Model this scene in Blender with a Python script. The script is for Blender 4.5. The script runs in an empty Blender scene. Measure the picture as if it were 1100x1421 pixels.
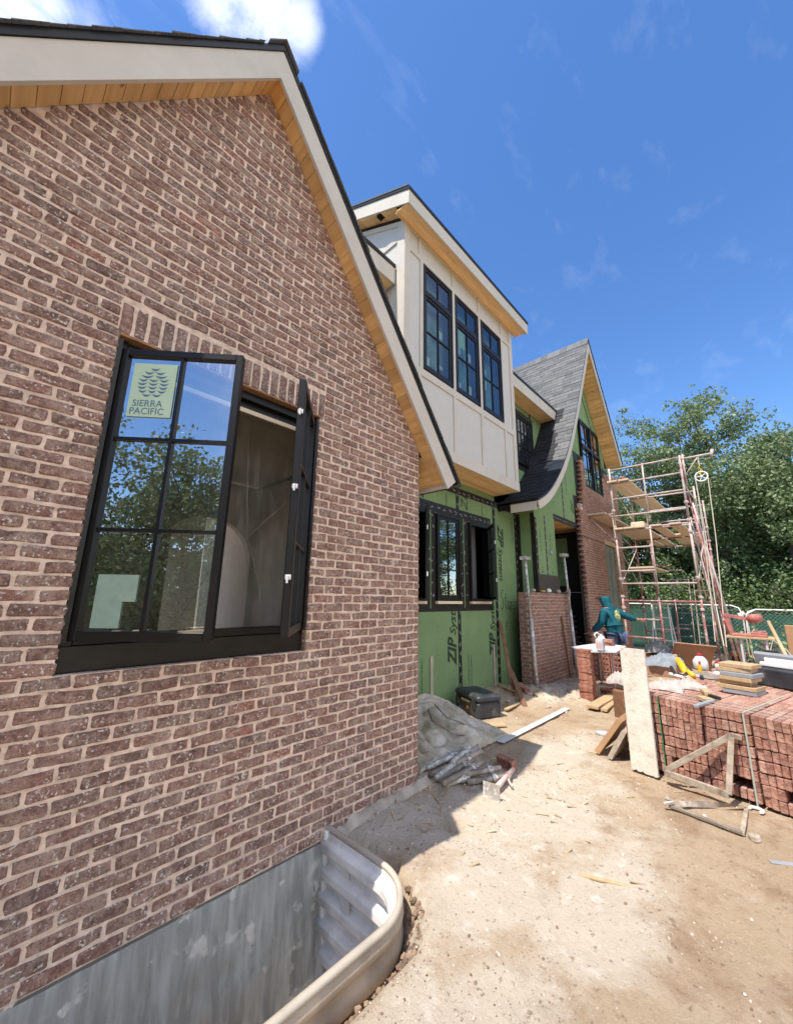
import bpy, math, random
import numpy as np
from mathutils import Vector, Matrix, noise
random.seed(7); rng=np.random.default_rng(5)
S=bpy.context.scene; COL=S.collection
# ---------------------------------------------------------------- camera
R=((0.6850,-0.1690,-0.7080),(-0.7280,-0.1370,-0.6720),(0.0160,0.9760,-0.2170))
Rm=Matrix(((0.6848976,-0.1689,-0.7088),(-0.72847,-0.13708,-0.67121),(0.0162,0.97607,-0.21693)))
def _basis():
    c=(550,710.5); v1=(1068,838); ze=(590,-1700)
    a=Vector((v1[0]-c[0],-(v1[1]-c[1]))); b=Vector((ze[0]-c[0],-(ze[1]-c[1])))
    f=math.sqrt(-a.dot(b))
    X=Vector((a.x,a.y,-f)).normalized(); Z=Vector((b.x,b.y,-f)); Z=(Z-X*Z.dot(X)).normalized(); Y=Z.cross(X)
    return Matrix((X,Y,Z)),f
Rm,FPX=_basis()
CAM=Vector((0,-2.4,1.6))
cd=bpy.data.cameras.new('camera'); cam=bpy.data.objects.new('camera',cd); COL.objects.link(cam)
cam.matrix_world=Matrix.Translation(CAM)@Rm.to_4x4()
cd.sensor_fit='HORIZONTAL'; cd.sensor_width=36; cd.lens=36*FPX/1100; cd.clip_start=.02; cd.clip_end=2000
S.camera=cam
def ray(px,py): return Rm@Vector((px-550,-(py-710.5),-FPX))
def at(px,py,ax,val):
    d=ray(px,py); t=(val-CAM[ax])/d[ax]; return CAM+d*t
def gz(px,py,z=0.0): return at(px,py,2,z)
# ---------------------------------------------------------------- world, sun, exposure
SUN=Vector((-.48,.045,1)).normalized()
el=math.asin(SUN.z); az=math.atan2(SUN.x,SUN.y)
W=bpy.data.worlds.new('World'); S.world=W; W.use_nodes=True
nt=W.node_tree; nt.nodes.clear()
def N(t,**k):
    n=nt.nodes.new(t)
    for a,b in k.items(): setattr(n,a,b)
    return n
out=N('ShaderNodeOutputWorld'); bg=N('ShaderNodeBackground'); bg.inputs[1].default_value=.15
sky=N('ShaderNodeTexSky',sky_type='NISHITA'); sky.sun_disc=False; sky.sun_elevation=el; sky.sun_rotation=az
sky.air_density=1.0; sky.dust_density=.25; sky.ozone_density=2.2; sky.altitude=300
hs=N('ShaderNodeHueSaturation'); hs.inputs['Saturation'].default_value=1.22; hs.inputs['Value'].default_value=.67; hs.inputs['Hue'].default_value=.506
nt.links.new(sky.outputs[0],hs.inputs['Color'])
tc=N('ShaderNodeTexCoord'); mp=N('ShaderNodeMapping'); mp.inputs['Scale'].default_value=(1,1,1.6)
nt.links.new(tc.outputs['Generated'],mp.inputs[0])
no=N('ShaderNodeTexNoise'); no.inputs['Scale'].default_value=7; no.inputs['Detail'].default_value=9; no.inputs['Roughness'].default_value=.62; no.inputs['Distortion'].default_value=.4
nt.links.new(mp.outputs[0],no.inputs[0])
def cloud(px,py,r0,r1,gain):
    d=ray(px,py).normalized()
    dt=N('ShaderNodeVectorMath',operation='DOT_PRODUCT'); dt.inputs[1].default_value=d
    nm=N('ShaderNodeVectorMath',operation='NORMALIZE'); nt.links.new(tc.outputs['Generated'],nm.inputs[0]); nt.links.new(nm.outputs[0],dt.inputs[0])
    mr=N('ShaderNodeMapRange',interpolation_type='SMOOTHSTEP'); nt.links.new(dt.outputs['Value'],mr.inputs[0])
    mr.inputs[1].default_value=math.cos(math.radians(r1)); mr.inputs[2].default_value=math.cos(math.radians(r0)); mr.inputs[3].default_value=0; mr.inputs[4].default_value=1
    return mr.outputs[0],gain
def M2(op,a,b):
    m=N('ShaderNodeMath',operation=op)
    for i,v in enumerate((a,b)):
        if isinstance(v,(int,float)): m.inputs[i].default_value=v
        else: nt.links.new(v,m.inputs[i])
    return m.outputs[0]
tot=None
for a in [(370,-15,.5,6.2,.75),(410,22,.5,3.6,.6),(15,-8,0,6,.8),(330,-60,2,8,.7),(-300,60,4,30,.5)]:
    m,g=cloud(*a); r=N('ShaderNodeMapRange'); nt.links.new(M2('ADD',no.outputs[0],M2('MULTIPLY',m,.34)),r.inputs[0])
    r.inputs[1].default_value=.66; r.inputs[2].default_value=.98
    v=M2('MULTIPLY',M2('MULTIPLY',r.outputs[0],m),g); tot=v if tot is None else M2('MAXIMUM',tot,v)
# thin cirrus
mp2=N('ShaderNodeMapping'); mp2.inputs['Scale'].default_value=(1.0,8.5,9); mp2.inputs['Rotation'].default_value=(.5,.2,.9)
nt.links.new(tc.outputs['Generated'],mp2.inputs[0])
n2=N('ShaderNodeTexNoise'); n2.inputs['Scale'].default_value=1.7; n2.inputs['Detail'].default_value=8; n2.inputs['Roughness'].default_value=.6; n2.inputs['Distortion'].default_value=.25
nt.links.new(mp2.outputs[0],n2.inputs[0])
r2=N('ShaderNodeMapRange'); r2.inputs[1].default_value=.56; r2.inputs[2].default_value=.95; r2.inputs[4].default_value=.10
nt.links.new(n2.outputs[0],r2.inputs[0])
tot=M2('MAXIMUM',tot,r2.outputs[0])
# bank of bright cloud added out of view behind the camera to lighten shade
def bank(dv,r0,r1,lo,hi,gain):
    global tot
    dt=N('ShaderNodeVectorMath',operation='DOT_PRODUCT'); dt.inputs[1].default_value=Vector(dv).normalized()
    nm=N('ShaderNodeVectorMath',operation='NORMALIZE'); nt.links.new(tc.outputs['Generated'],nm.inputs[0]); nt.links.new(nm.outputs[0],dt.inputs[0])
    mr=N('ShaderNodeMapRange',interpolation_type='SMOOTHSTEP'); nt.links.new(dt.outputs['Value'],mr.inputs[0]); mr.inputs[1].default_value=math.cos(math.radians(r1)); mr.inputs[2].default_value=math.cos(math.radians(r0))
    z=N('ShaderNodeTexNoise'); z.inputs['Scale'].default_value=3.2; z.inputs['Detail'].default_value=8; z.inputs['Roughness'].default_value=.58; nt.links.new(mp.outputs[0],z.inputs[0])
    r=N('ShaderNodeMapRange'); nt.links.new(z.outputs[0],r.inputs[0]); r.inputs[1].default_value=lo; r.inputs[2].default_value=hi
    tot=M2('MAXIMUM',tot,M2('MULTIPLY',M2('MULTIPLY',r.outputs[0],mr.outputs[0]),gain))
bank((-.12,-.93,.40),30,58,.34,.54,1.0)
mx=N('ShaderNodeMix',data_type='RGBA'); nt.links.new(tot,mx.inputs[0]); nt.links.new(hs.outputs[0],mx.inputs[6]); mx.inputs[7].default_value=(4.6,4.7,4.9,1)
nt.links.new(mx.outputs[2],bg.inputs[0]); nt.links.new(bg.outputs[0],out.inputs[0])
sd=bpy.data.lights.new('sun','SUN'); sd.energy=2.45; sd.angle=math.radians(.53); sd.color=(1,.94,.85)
so=bpy.data.objects.new('sun',sd); COL.objects.link(so); so.rotation_euler=SUN.to_track_quat('Z','Y').to_euler()
S.view_settings.view_transform='Standard'; S.view_settings.look='None'; S.view_settings.gamma=1; S.view_settings.exposure=1.36; S.view_settings.use_curve_mapping=False
S.cycles.max_bounces=8; S.cycles.diffuse_bounces=4; S.cycles.transparent_max_bounces=16
# ---------------------------------------------------------------- tagging
def tag(o,label=None,cat=None,group=None,kind=None):
    if label: o['label']=label
    if cat: o['category']=cat
    if group: o['group']=group
    if kind: o['kind']=kind
    return o
def thing(name,loc,label,cat,group=None,rz=0):
    o=bpy.data.objects.new(name,None); o.empty_display_size=.2; COL.objects.link(o); o.location=loc; o.rotation_euler=(0,0,rz)
    return tag(o,label,cat,group)
def sub(name,parent,loc=None):
    o=bpy.data.objects.new(name,None); COL.objects.link(o); o.parent=parent
    if loc is not None: o.location=Vector(loc)-wl(parent)
    return o
def wl(o):
    v=Vector(o.location)
    while o.parent: o=o.parent; v=v+Vector(o.location)
    return v
# ---------------------------------------------------------------- mesh builder
class MB:
    def __init__(s): s.v=[]; s.f=[]; s.m=[]
    def add(s,vs,fs,mi=0):
        n=len(s.v); s.v.extend([tuple(v) for v in vs]); s.f.extend([tuple(i+n for i in f) for f in fs]); s.m.extend([mi]*len(fs)); return s
    def box(s,x0,x1,y0,y1,z0,z1,mi=0,T=None):
        vs=[(x,y,z) for z in (z0,z1) for y in (y0,y1) for x in (x0,x1)]
        if T is not None: vs=[T@Vector(v) for v in vs]
        return s.add(vs,[(0,2,3,1),(4,5,7,6),(0,1,5,4),(2,6,7,3),(0,4,6,2),(1,3,7,5)],mi)
    def bbox(s,x0,x1,y0,y1,z0,z1,b=.004,mi=0,T=None,jit=0):
        # chamfered box
        vs=[]; idx={}
        for ix,x in enumerate((x0,x1)):
            for iy,y in enumerate((y0,y1)):
                for iz,z in enumerate((z0,z1)):
                    sx=1-2*ix; sy=1-2*iy; sz=1-2*iz
                    j=[random.uniform(-jit,jit) for _ in range(3)] if jit else (0,0,0)
                    for a in range(3):
                        p=[x+sx*b,y+sy*b,z+sz*b]; p[a]=(x,y,z)[a]
                        idx[(ix,iy,iz,a)]=len(vs); vs.append(Vector((p[0]+j[0],p[1]+j[1],p[2]+j[2])))
        fs=[]
        for a in range(3):
            o=[i for i in range(3) if i!=a]
            for e in (0,1):
                q=[]
                for u,w in ((0,0),(1,0),(1,1),(0,1)):
                    k=[0,0,0]; k[a]=e; k[o[0]]=u; k[o[1]]=w; q.append(idx[(*k,a)])
                if (e==0)^(a==1): q=q[::-1]
                fs.append(tuple(q))
        for a in range(3):
            o=[i for i in range(3) if i!=a]
            for u in (0,1):
                for w in (0,1):
                    k0=[0,0,0];k1=[0,0,0]; k0[o[0]]=k1[o[0]]=u; k0[o[1]]=k1[o[1]]=w; k1[a]=1
                    fs.append((idx[(*k0,o[0])],idx[(*k1,o[0])],idx[(*k1,o[1])],idx[(*k0,o[1])]))
        for ix in (0,1):
            for iy in (0,1):
                for iz in (0,1): fs.append((idx[(ix,iy,iz,0)],idx[(ix,iy,iz,1)],idx[(ix,iy,iz,2)]))
        if T is not None: vs=[T@v for v in vs]
        return s.add(vs,fs,mi)
    def prism(s,poly,ax,a,b,mi=0):
        # poly: 2D points in the two other axes (in xyz order), extruded along axis ax between a and b
        n=len(poly); vs=[]
        for c in (a,b):
            for p in poly:
                q=list(p); q.insert(ax,c); vs.append(q)
        fs=[tuple(range(n)),tuple(range(2*n-1,n-1,-1))]+[(i,(i+1)%n+0,(i+1)%n+n,i+n)[::-1] for i in range(n)]
        return s.add(vs,fs,mi)
    def tube(s,pts,r,n=8,mi=0,cap=True):
        pts=[Vector(p) for p in pts]; rs=r if isinstance(r,(list,tuple)) else [r]*len(pts)
        rings=[]; up=None
        for i,p in enumerate(pts):
            d=(pts[min(i+1,len(pts)-1)]-pts[max(i-1,0)]).normalized()
            if up is None: up=Vector((0,0,1)) if abs(d.z)<.9 else Vector((1,0,0))
            u=(up-d*up.dot(d)).normalized(); w=d.cross(u); up=u
            rings.append([p+(u*math.cos(2*math.pi*k/n)+w*math.sin(2*math.pi*k/n))*rs[i] for k in range(n)])
        vs=[v for q in rings for v in q]; fs=[]
        for i in range(len(pts)-1):
            for k in range(n):
                a=i*n+k; b=i*n+(k+1)%n; fs.append((a,b,b+n,a+n))
        if cap: fs.append(tuple(range(n))[::-1]); fs.append(tuple(range((len(pts)-1)*n,len(pts)*n)))
        return s.add(vs,fs,mi)
    def bar(s,p,q,w,h,mi=0,up=(0,0,1),b=0.002):
        p=Vector(p);q=Vector(q); d=(q-p); L=d.length; d.normalize(); up=Vector(up)
        if abs(d.dot(up))>.98: up=Vector((1,0,0))
        sd=up.cross(d).normalized(); uu=d.cross(sd)
        T=Matrix((d,sd,uu)).transposed().to_4x4(); T.translation=p
        if b: return s.bbox(0,L,-w/2,w/2,-h/2,h/2,b,mi,T)
        return s.box(0,L,-w/2,w/2,-h/2,h/2,mi,T)
    def lathe(s,prof,c=(0,0,0),n=20,mi=0,cap=True):
        vs=[];fs=[]
        for r,z in prof:
            for k in range(n): a=2*math.pi*k/n; vs.append((c[0]+r*math.cos(a),c[1]+r*math.sin(a),c[2]+z))
        for i in range(len(prof)-1):
            for k in range(n): fs.append((i*n+k,i*n+(k+1)%n,(i+1)*n+(k+1)%n,(i+1)*n+k))
        if cap: fs.append(tuple(range(n))[::-1]); fs.append(tuple(range((len(prof)-1)*n,len(prof)*n)))
        return s.add(vs,fs,mi)
    def build(s,name,mats,parent=None,smooth=False,local=False,loc=None,me_only=False):
        me=bpy.data.meshes.new(name)
        v=s.v
        if parent is not None and not local:
            w=wl(parent); v=[(a[0]-w[0],a[1]-w[1],a[2]-w[2]) for a in v]
        if loc=='auto':
            A=np.array(v); loc=Vector(((A[:,0].min()+A[:,0].max())/2,(A[:,1].min()+A[:,1].max())/2,A[:,2].min())); v=[tuple(x) for x in (A-np.array(loc))]
        me.from_pydata(v,[],s.f)
        if not isinstance(mats,(list,tuple)): mats=[mats]
        for m in mats: me.materials.append(m)
        if len(mats)>1: me.polygons.foreach_set('material_index',s.m)
        if smooth: me.polygons.foreach_set('use_smooth',[True]*len(me.polygons))
        me.update()
        if me_only: return me
        o=bpy.data.objects.new(name,me); COL.objects.link(o)
        if parent is not None: o.parent=parent
        if loc is not None: o.location=loc
        return o
def one(mb,name,mats,label,cat,group=None,smooth=False,kind=None):
    o=mb.build(name,mats,smooth=smooth,loc='auto'); return tag(o,label,cat,group,kind)
# ---------------------------------------------------------------- materials
def mat(name,base=(.5,.5,.5),rough=.6,metal=0,spec=.5,var=0,vscale=6,bump=0,bscale=40,col2=None,c2s=3,c2lo=.5,c2hi=.65,island=0,coat=0):
    m=bpy.data.materials.new(name); m.use_nodes=True; t=m.node_tree; p=t.nodes['Principled BSDF']
    p.inputs['Roughness'].default_value=rough; p.inputs['Metallic'].default_value=metal; p.inputs['Specular IOR Level'].default_value=spec
    if coat: p.inputs['Coat Weight'].default_value=coat
    L=t.links.new
    def n(ty,**k):
        q=t.nodes.new(ty)
        for a,b in k.items(): setattr(q,a,b)
        return q
    geo=n('ShaderNodeTexCoord'); co=geo.outputs['Object']
    c=n('ShaderNodeRGB'); c.outputs[0].default_value=(*base,1); cur=c.outputs[0]
    if col2 is not None:
        z=n('ShaderNodeTexNoise'); z.inputs['Scale'].default_value=c2s; z.inputs['Detail'].default_value=6; z.inputs['Roughness'].default_value=.65; L(co,z.inputs[0])
        r=n('ShaderNodeMapRange'); r.inputs[1].default_value=c2lo; r.inputs[2].default_value=c2hi; L(z.outputs[0],r.inputs[0])
        x=n('ShaderNodeMix',data_type='RGBA'); L(r.outputs[0],x.inputs[0]); L(cur,x.inputs[6]); x.inputs[7].default_value=(*col2,1); cur=x.outputs[2]
    if var:
        z=n('ShaderNodeTexNoise'); z.inputs['Scale'].default_value=vscale; z.inputs['Detail'].default_value=5; L(co,z.inputs[0])
        r=n('ShaderNodeMapRange'); r.inputs[1].default_value=.3; r.inputs[2].default_value=.7; r.inputs[3].default_value=1-var; r.inputs[4].default_value=1+var; L(z.outputs[0],r.inputs[0])
        x=n('ShaderNodeVectorMath',operation='SCALE'); L(cur,x.inputs[0]); L(r.outputs[0],x.inputs['Scale']); cur=x.outputs[0]
    if island:
        g=n('ShaderNodeNewGeometry'); r=n('ShaderNodeMapRange'); r.inputs[3].default_value=1-island; r.inputs[4].default_value=1+island; L(g.outputs['Random Per Island'],r.inputs[0])
        x=n('ShaderNodeVectorMath',operation='SCALE'); L(cur,x.inputs[0]); L(r.outputs[0],x.inputs['Scale']); cur=x.outputs[0]
    L(cur,p.inputs['Base Color'])
    if bump:
        z=n('ShaderNodeTexNoise'); z.inputs['Scale'].default_value=bscale; z.inputs['Detail'].default_value=6; L(co,z.inputs[0])
        b=n('ShaderNodeBump'); b.inputs['Strength'].default_value=bump; b.inputs['Distance'].default_value=.01; L(z.outputs[0],b.inputs['Height']); L(b.outputs[0],p.inputs['Normal'])
    m['p']=1
    return m
def brick_mat(name,ramp,smear=.5,scale=1.0,spk=.66):
    m=bpy.data.materials.new(name); m.use_nodes=True; t=m.node_tree; p=t.nodes['Principled BSDF']; L=t.links.new
    p.inputs['Roughness'].default_value=.88; p.inputs['Specular IOR Level'].default_value=.25
    N_=lambda ty: t.nodes.new(ty)
    g=N_('ShaderNodeNewGeometry'); tc=N_('ShaderNodeTexCoord'); cr=N_('ShaderNodeValToRGB'); oi=N_('ShaderNodeObjectInfo'); ad=N_('ShaderNodeMath'); ad.operation='ADD'; L(g.outputs['Random Per Island'],ad.inputs[0]); L(oi.outputs['Random'],ad.inputs[1]); fr_=N_('ShaderNodeMath'); fr_.operation='FRACT'; L(ad.outputs[0],fr_.inputs[0]); L(fr_.outputs[0],cr.inputs[0])
    cr.color_ramp.interpolation='CONSTANT'
    e=cr.color_ramp.elements
    for i,(pos,c) in enumerate(ramp):
        q=e[i] if i<2 else e.new(pos); q.position=pos; q.color=(*c,1)
    def noise_(s,d=6,r=.6):
        z=N_('ShaderNodeTexNoise'); z.inputs['Scale'].default_value=s; z.inputs['Detail'].default_value=d; z.inputs['Roughness'].default_value=r; L(tc.outputs['Object'],z.inputs[0]); return z.outputs[0]
    def rng_(v,a,b,c,d):
        r=N_('ShaderNodeMapRange'); L(v,r.inputs[0])
        for i,x in enumerate((a,b,c,d)): r.inputs[i+1].default_value=x
        return r.outputs[0]
    sc=N_('ShaderNodeVectorMath'); sc.operation='SCALE'; L(cr.outputs[0],sc.inputs[0]); L(rng_(noise_(28*scale,8,.7),.3,.7,.50,1.48),sc.inputs['Scale'])
    # pale mortar wash, blotchy
    mxx=N_('ShaderNodeMix'); mxx.data_type='RGBA'; L(rng_(noise_(7.0*scale,10,.75),.44,.72,0,smear),mxx.inputs[0]); L(sc.outputs[0],mxx.inputs[6]); mxx.inputs[7].default_value=(.52,.39,.31,1)
    # small white flecks
    fl=N_('ShaderNodeMix'); fl.data_type='RGBA'
    mu=N_('ShaderNodeMath'); mu.operation='MULTIPLY'; L(rng_(noise_(62*scale,4,.6),spk,spk+.03,0,1),mu.inputs[0]); L(rng_(noise_(9*scale,4,.6),.40,.58,0,.95),mu.inputs[1])
    L(mu.outputs[0],fl.inputs[0]); L(mxx.outputs[2],fl.inputs[6]); fl.inputs[7].default_value=(.74,.67,.60,1)
    # pits
    pt=N_('ShaderNodeMix'); pt.data_type='RGBA'; L(rng_(noise_(120*scale,5,.6),.36,.44,.75,0),pt.inputs[0]); L(fl.outputs[2],pt.inputs[6]); pt.inputs[7].default_value=(.085,.05,.038,1)
    L(pt.outputs[2],p.inputs['Base Color'])
    b=N_('ShaderNodeBump'); b.inputs['Strength'].default_value=.9; b.inputs['Distance'].default_value=.011
    L(noise_(45*scale,8,.7),b.inputs['Height']); L(b.outputs[0],p.inputs['Normal'])
    return m
B_RAMP=[(0,(.255,.142,.110)),(.14,(.280,.155,.120)),(.3,(.225,.130,.104)),(.42,(.295,.160,.124)),(.56,(.265,.152,.120)),(.70,(.240,.146,.118)),(.82,(.305,.162,.124)),(.91,(.205,.130,.108)),(.985,(.34,.145,.105))]
M={}
M['brick']=brick_mat('old_brick',B_RAMP,.85,1.0,.575)
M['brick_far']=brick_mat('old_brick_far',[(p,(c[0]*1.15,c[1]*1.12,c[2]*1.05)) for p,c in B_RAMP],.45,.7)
M['clay']=brick_mat('clay_brick',[(0,(.38,.15,.10)),(.25,(.42,.18,.12)),(.5,(.34,.13,.09)),(.75,(.46,.21,.145))],.25,1.2,.72)
M['paver']=brick_mat('packed_brick',[(0,(.44,.22,.155)),(.2,(.48,.25,.18)),(.4,(.38,.18,.13)),(.6,(.52,.30,.225)),(.8,(.41,.21,.155)),(.9,(.34,.165,.12))],.7,1.0,.66)
M['mortar']=mat('mortar',(.74,.56,.44),.95,spec=.1,var=.22,vscale=22,bump=1.0,bscale=70,col2=(.80,.63,.51),c2s=4)
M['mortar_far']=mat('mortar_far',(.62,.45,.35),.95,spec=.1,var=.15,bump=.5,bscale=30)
M['trim']=mat('painted_trim',(.62,.555,.46),.55,var=.05,vscale=3,bump=.06,bscale=90,col2=(.56,.505,.425),c2s=1.4)
M['siding']=mat('painted_siding',(.60,.565,.505),.6,var=.03,bump=.15,bscale=120)
def wood_mat(name,base,dark,axis,plank,rough=.55):
    # axis: index of coordinate across the boards
    m=mat(name,base,rough); t=m.node_tree; p=t.nodes['Principled BSDF']; L=t.links.new
    N_=lambda ty: t.nodes.new(ty)
    tc=N_('ShaderNodeTexCoord'); mp=N_('ShaderNodeMapping'); sc=[2,2,2]; sc[axis]=30; mp.inputs['Scale'].default_value=sc
    L(tc.outputs['Object'],mp.inputs[0]); z=N_('ShaderNodeTexNoise'); z.inputs['Scale'].default_value=1; z.inputs['Detail'].default_value=6; L(mp.outputs[0],z.inputs[0])
    r=N_('ShaderNodeMapRange'); r.inputs[1].default_value=.35; r.inputs[2].default_value=.7; L(z.outputs[0],r.inputs[0])
    x=N_('ShaderNodeMix'); x.data_type='RGBA'; L(r.outputs[0],x.inputs[0]); x.inputs[6].default_value=(*base,1); x.inputs[7].default_value=(*dark,1)
    # knots
    v=N_('ShaderNodeTexVoronoi'); v.inputs['Scale'].default_value=3.6; mp2=N_('ShaderNodeMapping'); s2=[1,1,1]; s2[axis]=2.2; mp2.inputs['Scale'].default_value=s2; L(tc.outputs['Object'],mp2.inputs[0]); L(mp2.outputs[0],v.inputs[0])
    k=N_('ShaderNodeMapRange'); k.inputs[1].default_value=.06; k.inputs[2].default_value=.11; k.inputs[3].default_value=.75; k.inputs[4].default_value=0; L(v.outputs['Distance'],k.inputs[0])
    y=N_('ShaderNodeMix'); y.data_type='RGBA'; L(k.outputs[0],y.inputs[0]); L(x.outputs[2],y.inputs[6]); y.inputs[7].default_value=(base[0]*.35,base[1]*.22,base[2]*.15,1)
    g=N_('ShaderNodeNewGeometry'); rr=N_('ShaderNodeMapRange'); rr.inputs[3].default_value=.82; rr.inputs[4].default_value=1.14; L(g.outputs['Random Per Island'],rr.inputs[0])
    s=N_('ShaderNodeVectorMath'); s.operation='SCALE'; L(y.outputs[2],s.inputs[0]); L(rr.outputs[0],s.inputs['Scale']); L(s.outputs[0],p.inputs['Base Color'])
    return m
M['pineY']=wood_mat('pine_boards',(.84,.58,.29),(.70,.44,.19),1,.1)   # boards lie along x
M['pineX']=wood_mat('pine_boards_cross',(.80,.50,.21),(.64,.36,.13),0,.1)
M['lumber']=wood_mat('lumber',(.58,.42,.24),(.46,.31,.16),1,.1,.75)
M['plank']=wood_mat('scaffold_plank',(.80,.64,.46),(.68,.53,.37),1,.1,.8)
M['oldwood']=mat('weathered_wood',(.40,.33,.25),.85,var=.25,vscale=14,bump=.5,bscale=50,col2=(.25,.19,.14),c2s=8)
M['darkwood']=mat('brown_stained_wood',(.20,.10,.05),.8,var=.25,vscale=12,bump=.3)
M['whitewash']=mat('whitewashed_board',(.70,.64,.54),.85,var=.12,vscale=7,bump=.5,bscale=45,col2=(.50,.42,.32),c2s=11,c2lo=.55,c2hi=.68)
M['zip']=mat('green_sheathing',(.195,.295,.135),.75,spec=.2,var=.07,vscale=2.2,bump=.1,bscale=70,col2=(.225,.315,.15),c2s=1.2)
M['tape']=mat('black_flashing_tape',(.020,.018,.016),.5,spec=.3,var=.3,vscale=8,bump=.3,bscale=12)
M['print']=mat('tape_print',(.45,.45,.46),.6)
M['ink']=mat('dark_green_ink',(.022,.040,.022),.7)
M['black']=mat('black_aluminium',(.010,.009,.008),.38,spec=.3,var=.15)
M['blackm']=mat('black_membrane',(.012,.010,.009),.30,spec=.35,var=.3,vscale=9,bump=.4,bscale=9)
M['brownm']=mat('brown_flashing',(.055,.043,.036),.55,var=.15)
M['void']=mat('dark_interior',(.02,.018,.016),.9,spec=.1)
M['white']=mat('white_plastic',(.66,.66,.66),.45,var=.04)
M['drywall']=mat('drywall',(.48,.45,.40),.9,spec=.1,var=.05)
M['galv']=mat('galvanised_steel',(.88,.86,.82),.45,metal=.0,var=.12,vscale=5,bump=.08,bscale=30,col2=(.70,.68,.64),c2s=6)
M['galvd']=mat('dusty_galvanised_rim',(.50,.435,.35),.55,metal=.15,var=.15,vscale=5,bump=.2,bscale=30)
M['redpaint']=mat('worn_red_paint',(.34,.12,.11),.6,var=.3,vscale=10,bump=.3,bscale=50,col2=(.50,.40,.36),c2s=6,c2lo=.46,c2hi=.6)
M['palepaint']=mat('cement_dusted_steel',(.56,.47,.43),.7,var=.2,vscale=10,bump=.3,bscale=50,col2=(.33,.10,.09),c2s=5,c2lo=.52,c2hi=.68)
M['steel']=mat('grey_steel_pipe',(.25,.21,.165),.6,metal=.1,var=.25,vscale=9,bump=.3,bscale=30,col2=(.45,.37,.29),c2s=7)
M['gal2']=mat('cement_splashed_tube',(.44,.40,.35),.6,metal=.05,var=.25,vscale=14,bump=.3,col2=(.75,.73,.70),c2s=22,c2lo=.5,c2hi=.58)
M['cement']=mat('grey_mortar_lump',(.45,.38,.30),.95,spec=.1,var=.25,vscale=8,bump=.9,bscale=25)
M['rope']=mat('pale_rope',(.62,.55,.45),.9,var=.1)
M['teal']=mat('teal_hoodie',(.012,.105,.135),.85,spec=.2,var=.12,vscale=14,bump=.25,bscale=20)
M['jeans']=mat('blue_jeans',(.07,.10,.17),.9,var=.2,vscale=15)
M['skin']=mat('skin',(.42,.20,.12),.55)
M['yprint']=mat('yellow_print',(.62,.60,.25),.8,col2=(.10,.20,.08),c2s=18,c2lo=.48,c2hi=.54)
M['yellow']=mat('yellow_plastic',(.75,.45,.02),.45,var=.08)
M['red']=mat('red_plastic',(.48,.04,.05),.5)
M['saw']=mat('faded_red_machine',(.46,.16,.13),.6,var=.2,vscale=12,bump=.2)
M['grey']=mat('grey_plastic',(.30,.32,.34),.5,var=.08)
M['dark']=mat('dark_plastic',(.035,.038,.045),.5,var=.3,vscale=7,col2=(.14,.13,.12),c2s=9,c2lo=.55,c2hi=.75)
M['cloth']=mat('pale_cloth',(.46,.40,.36),.95,spec=.1,var=.12,vscale=20,bump=.3)
M['clothg']=mat('grey_cloth',(.24,.26,.28),.95,spec=.1,var=.2,vscale=12,bump=.3)
M['card']=mat('brown_board',(.42,.23,.13),.85,var=.1)
M['straps']=mat('strap',(.40,.47,.40),.5)
M['greenstrap']=mat('green_strap',(.04,.25,.09),.5)
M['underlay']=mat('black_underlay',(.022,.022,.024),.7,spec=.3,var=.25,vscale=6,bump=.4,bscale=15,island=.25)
M['rubber']=mat('black_rubber',(.02,.02,.02),.7)
def shingle_mat(name,c1,c2,c3):
    m=mat(name,c1,.95,spec=.1); t=m.node_tree; p=t.nodes['Principled BSDF']; L=t.links.new; N_=lambda ty:t.nodes.new(ty)
    g=N_('ShaderNodeNewGeometry'); cr=N_('ShaderNodeValToRGB'); L(g.outputs['Random Per Island'],cr.inputs[0]); e=cr.color_ramp.elements
    e[0].color=(*c1,1); e[1].color=(*c3,1); q=e.new(.5); q.color=(*c2,1)
    z=N_('ShaderNodeTexNoise'); z.inputs['Scale'].default_value=60; tc=N_('ShaderNodeTexCoord'); L(tc.outputs['Object'],z.inputs[0])
    r=N_('ShaderNodeMapRange'); r.inputs[1].default_value=.3; r.inputs[2].default_value=.7; r.inputs[3].default_value=.75; r.inputs[4].default_value=1.25; L(z.outputs[0],r.inputs[0])
    s=N_('ShaderNodeVectorMath'); s.operation='SCALE'; L(cr.outputs[0],s.inputs[0]); L(r.outputs[0],s.inputs['Scale']); L(s.outputs[0],p.inputs['Base Color'])
    return m
M['shingle']=shingle_mat('grey_shingles',(.125,.125,.125),(.155,.155,.155),(.19,.19,.185))
def glass_mat(name,tint=(.72,.80,.76),refl=.36,rough=.0):
    m=bpy.data.materials.new(name); m.use_nodes=True; t=m.node_tree; t.nodes.clear(); L=t.links.new; N_=lambda ty:t.nodes.new(ty)
    o=N_('ShaderNodeOutputMaterial'); tr=N_('ShaderNodeBsdfTransparent'); tr.inputs[0].default_value=(*tint,1); gl=N_('ShaderNodeBsdfGlossy'); gl.inputs['Roughness'].default_value=rough
    gl.inputs[0].default_value=(.93,.97,1,1)
    f=N_('ShaderNodeFresnel'); f.inputs[0].default_value=1.7; a=N_('ShaderNodeMath'); a.operation='ADD'; a.use_clamp=True; a.inputs[1].default_value=refl; L(f.outputs[0],a.inputs[0])
    mx=N_('ShaderNodeMixShader'); L(a.outputs[0],mx.inputs[0]); L(tr.outputs[0],mx.inputs[1]); L(gl.outputs[0],mx.inputs[2]); L(mx.outputs[0],o.inputs[0]); return m
M['glass']=glass_mat('window_glass')
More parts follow.
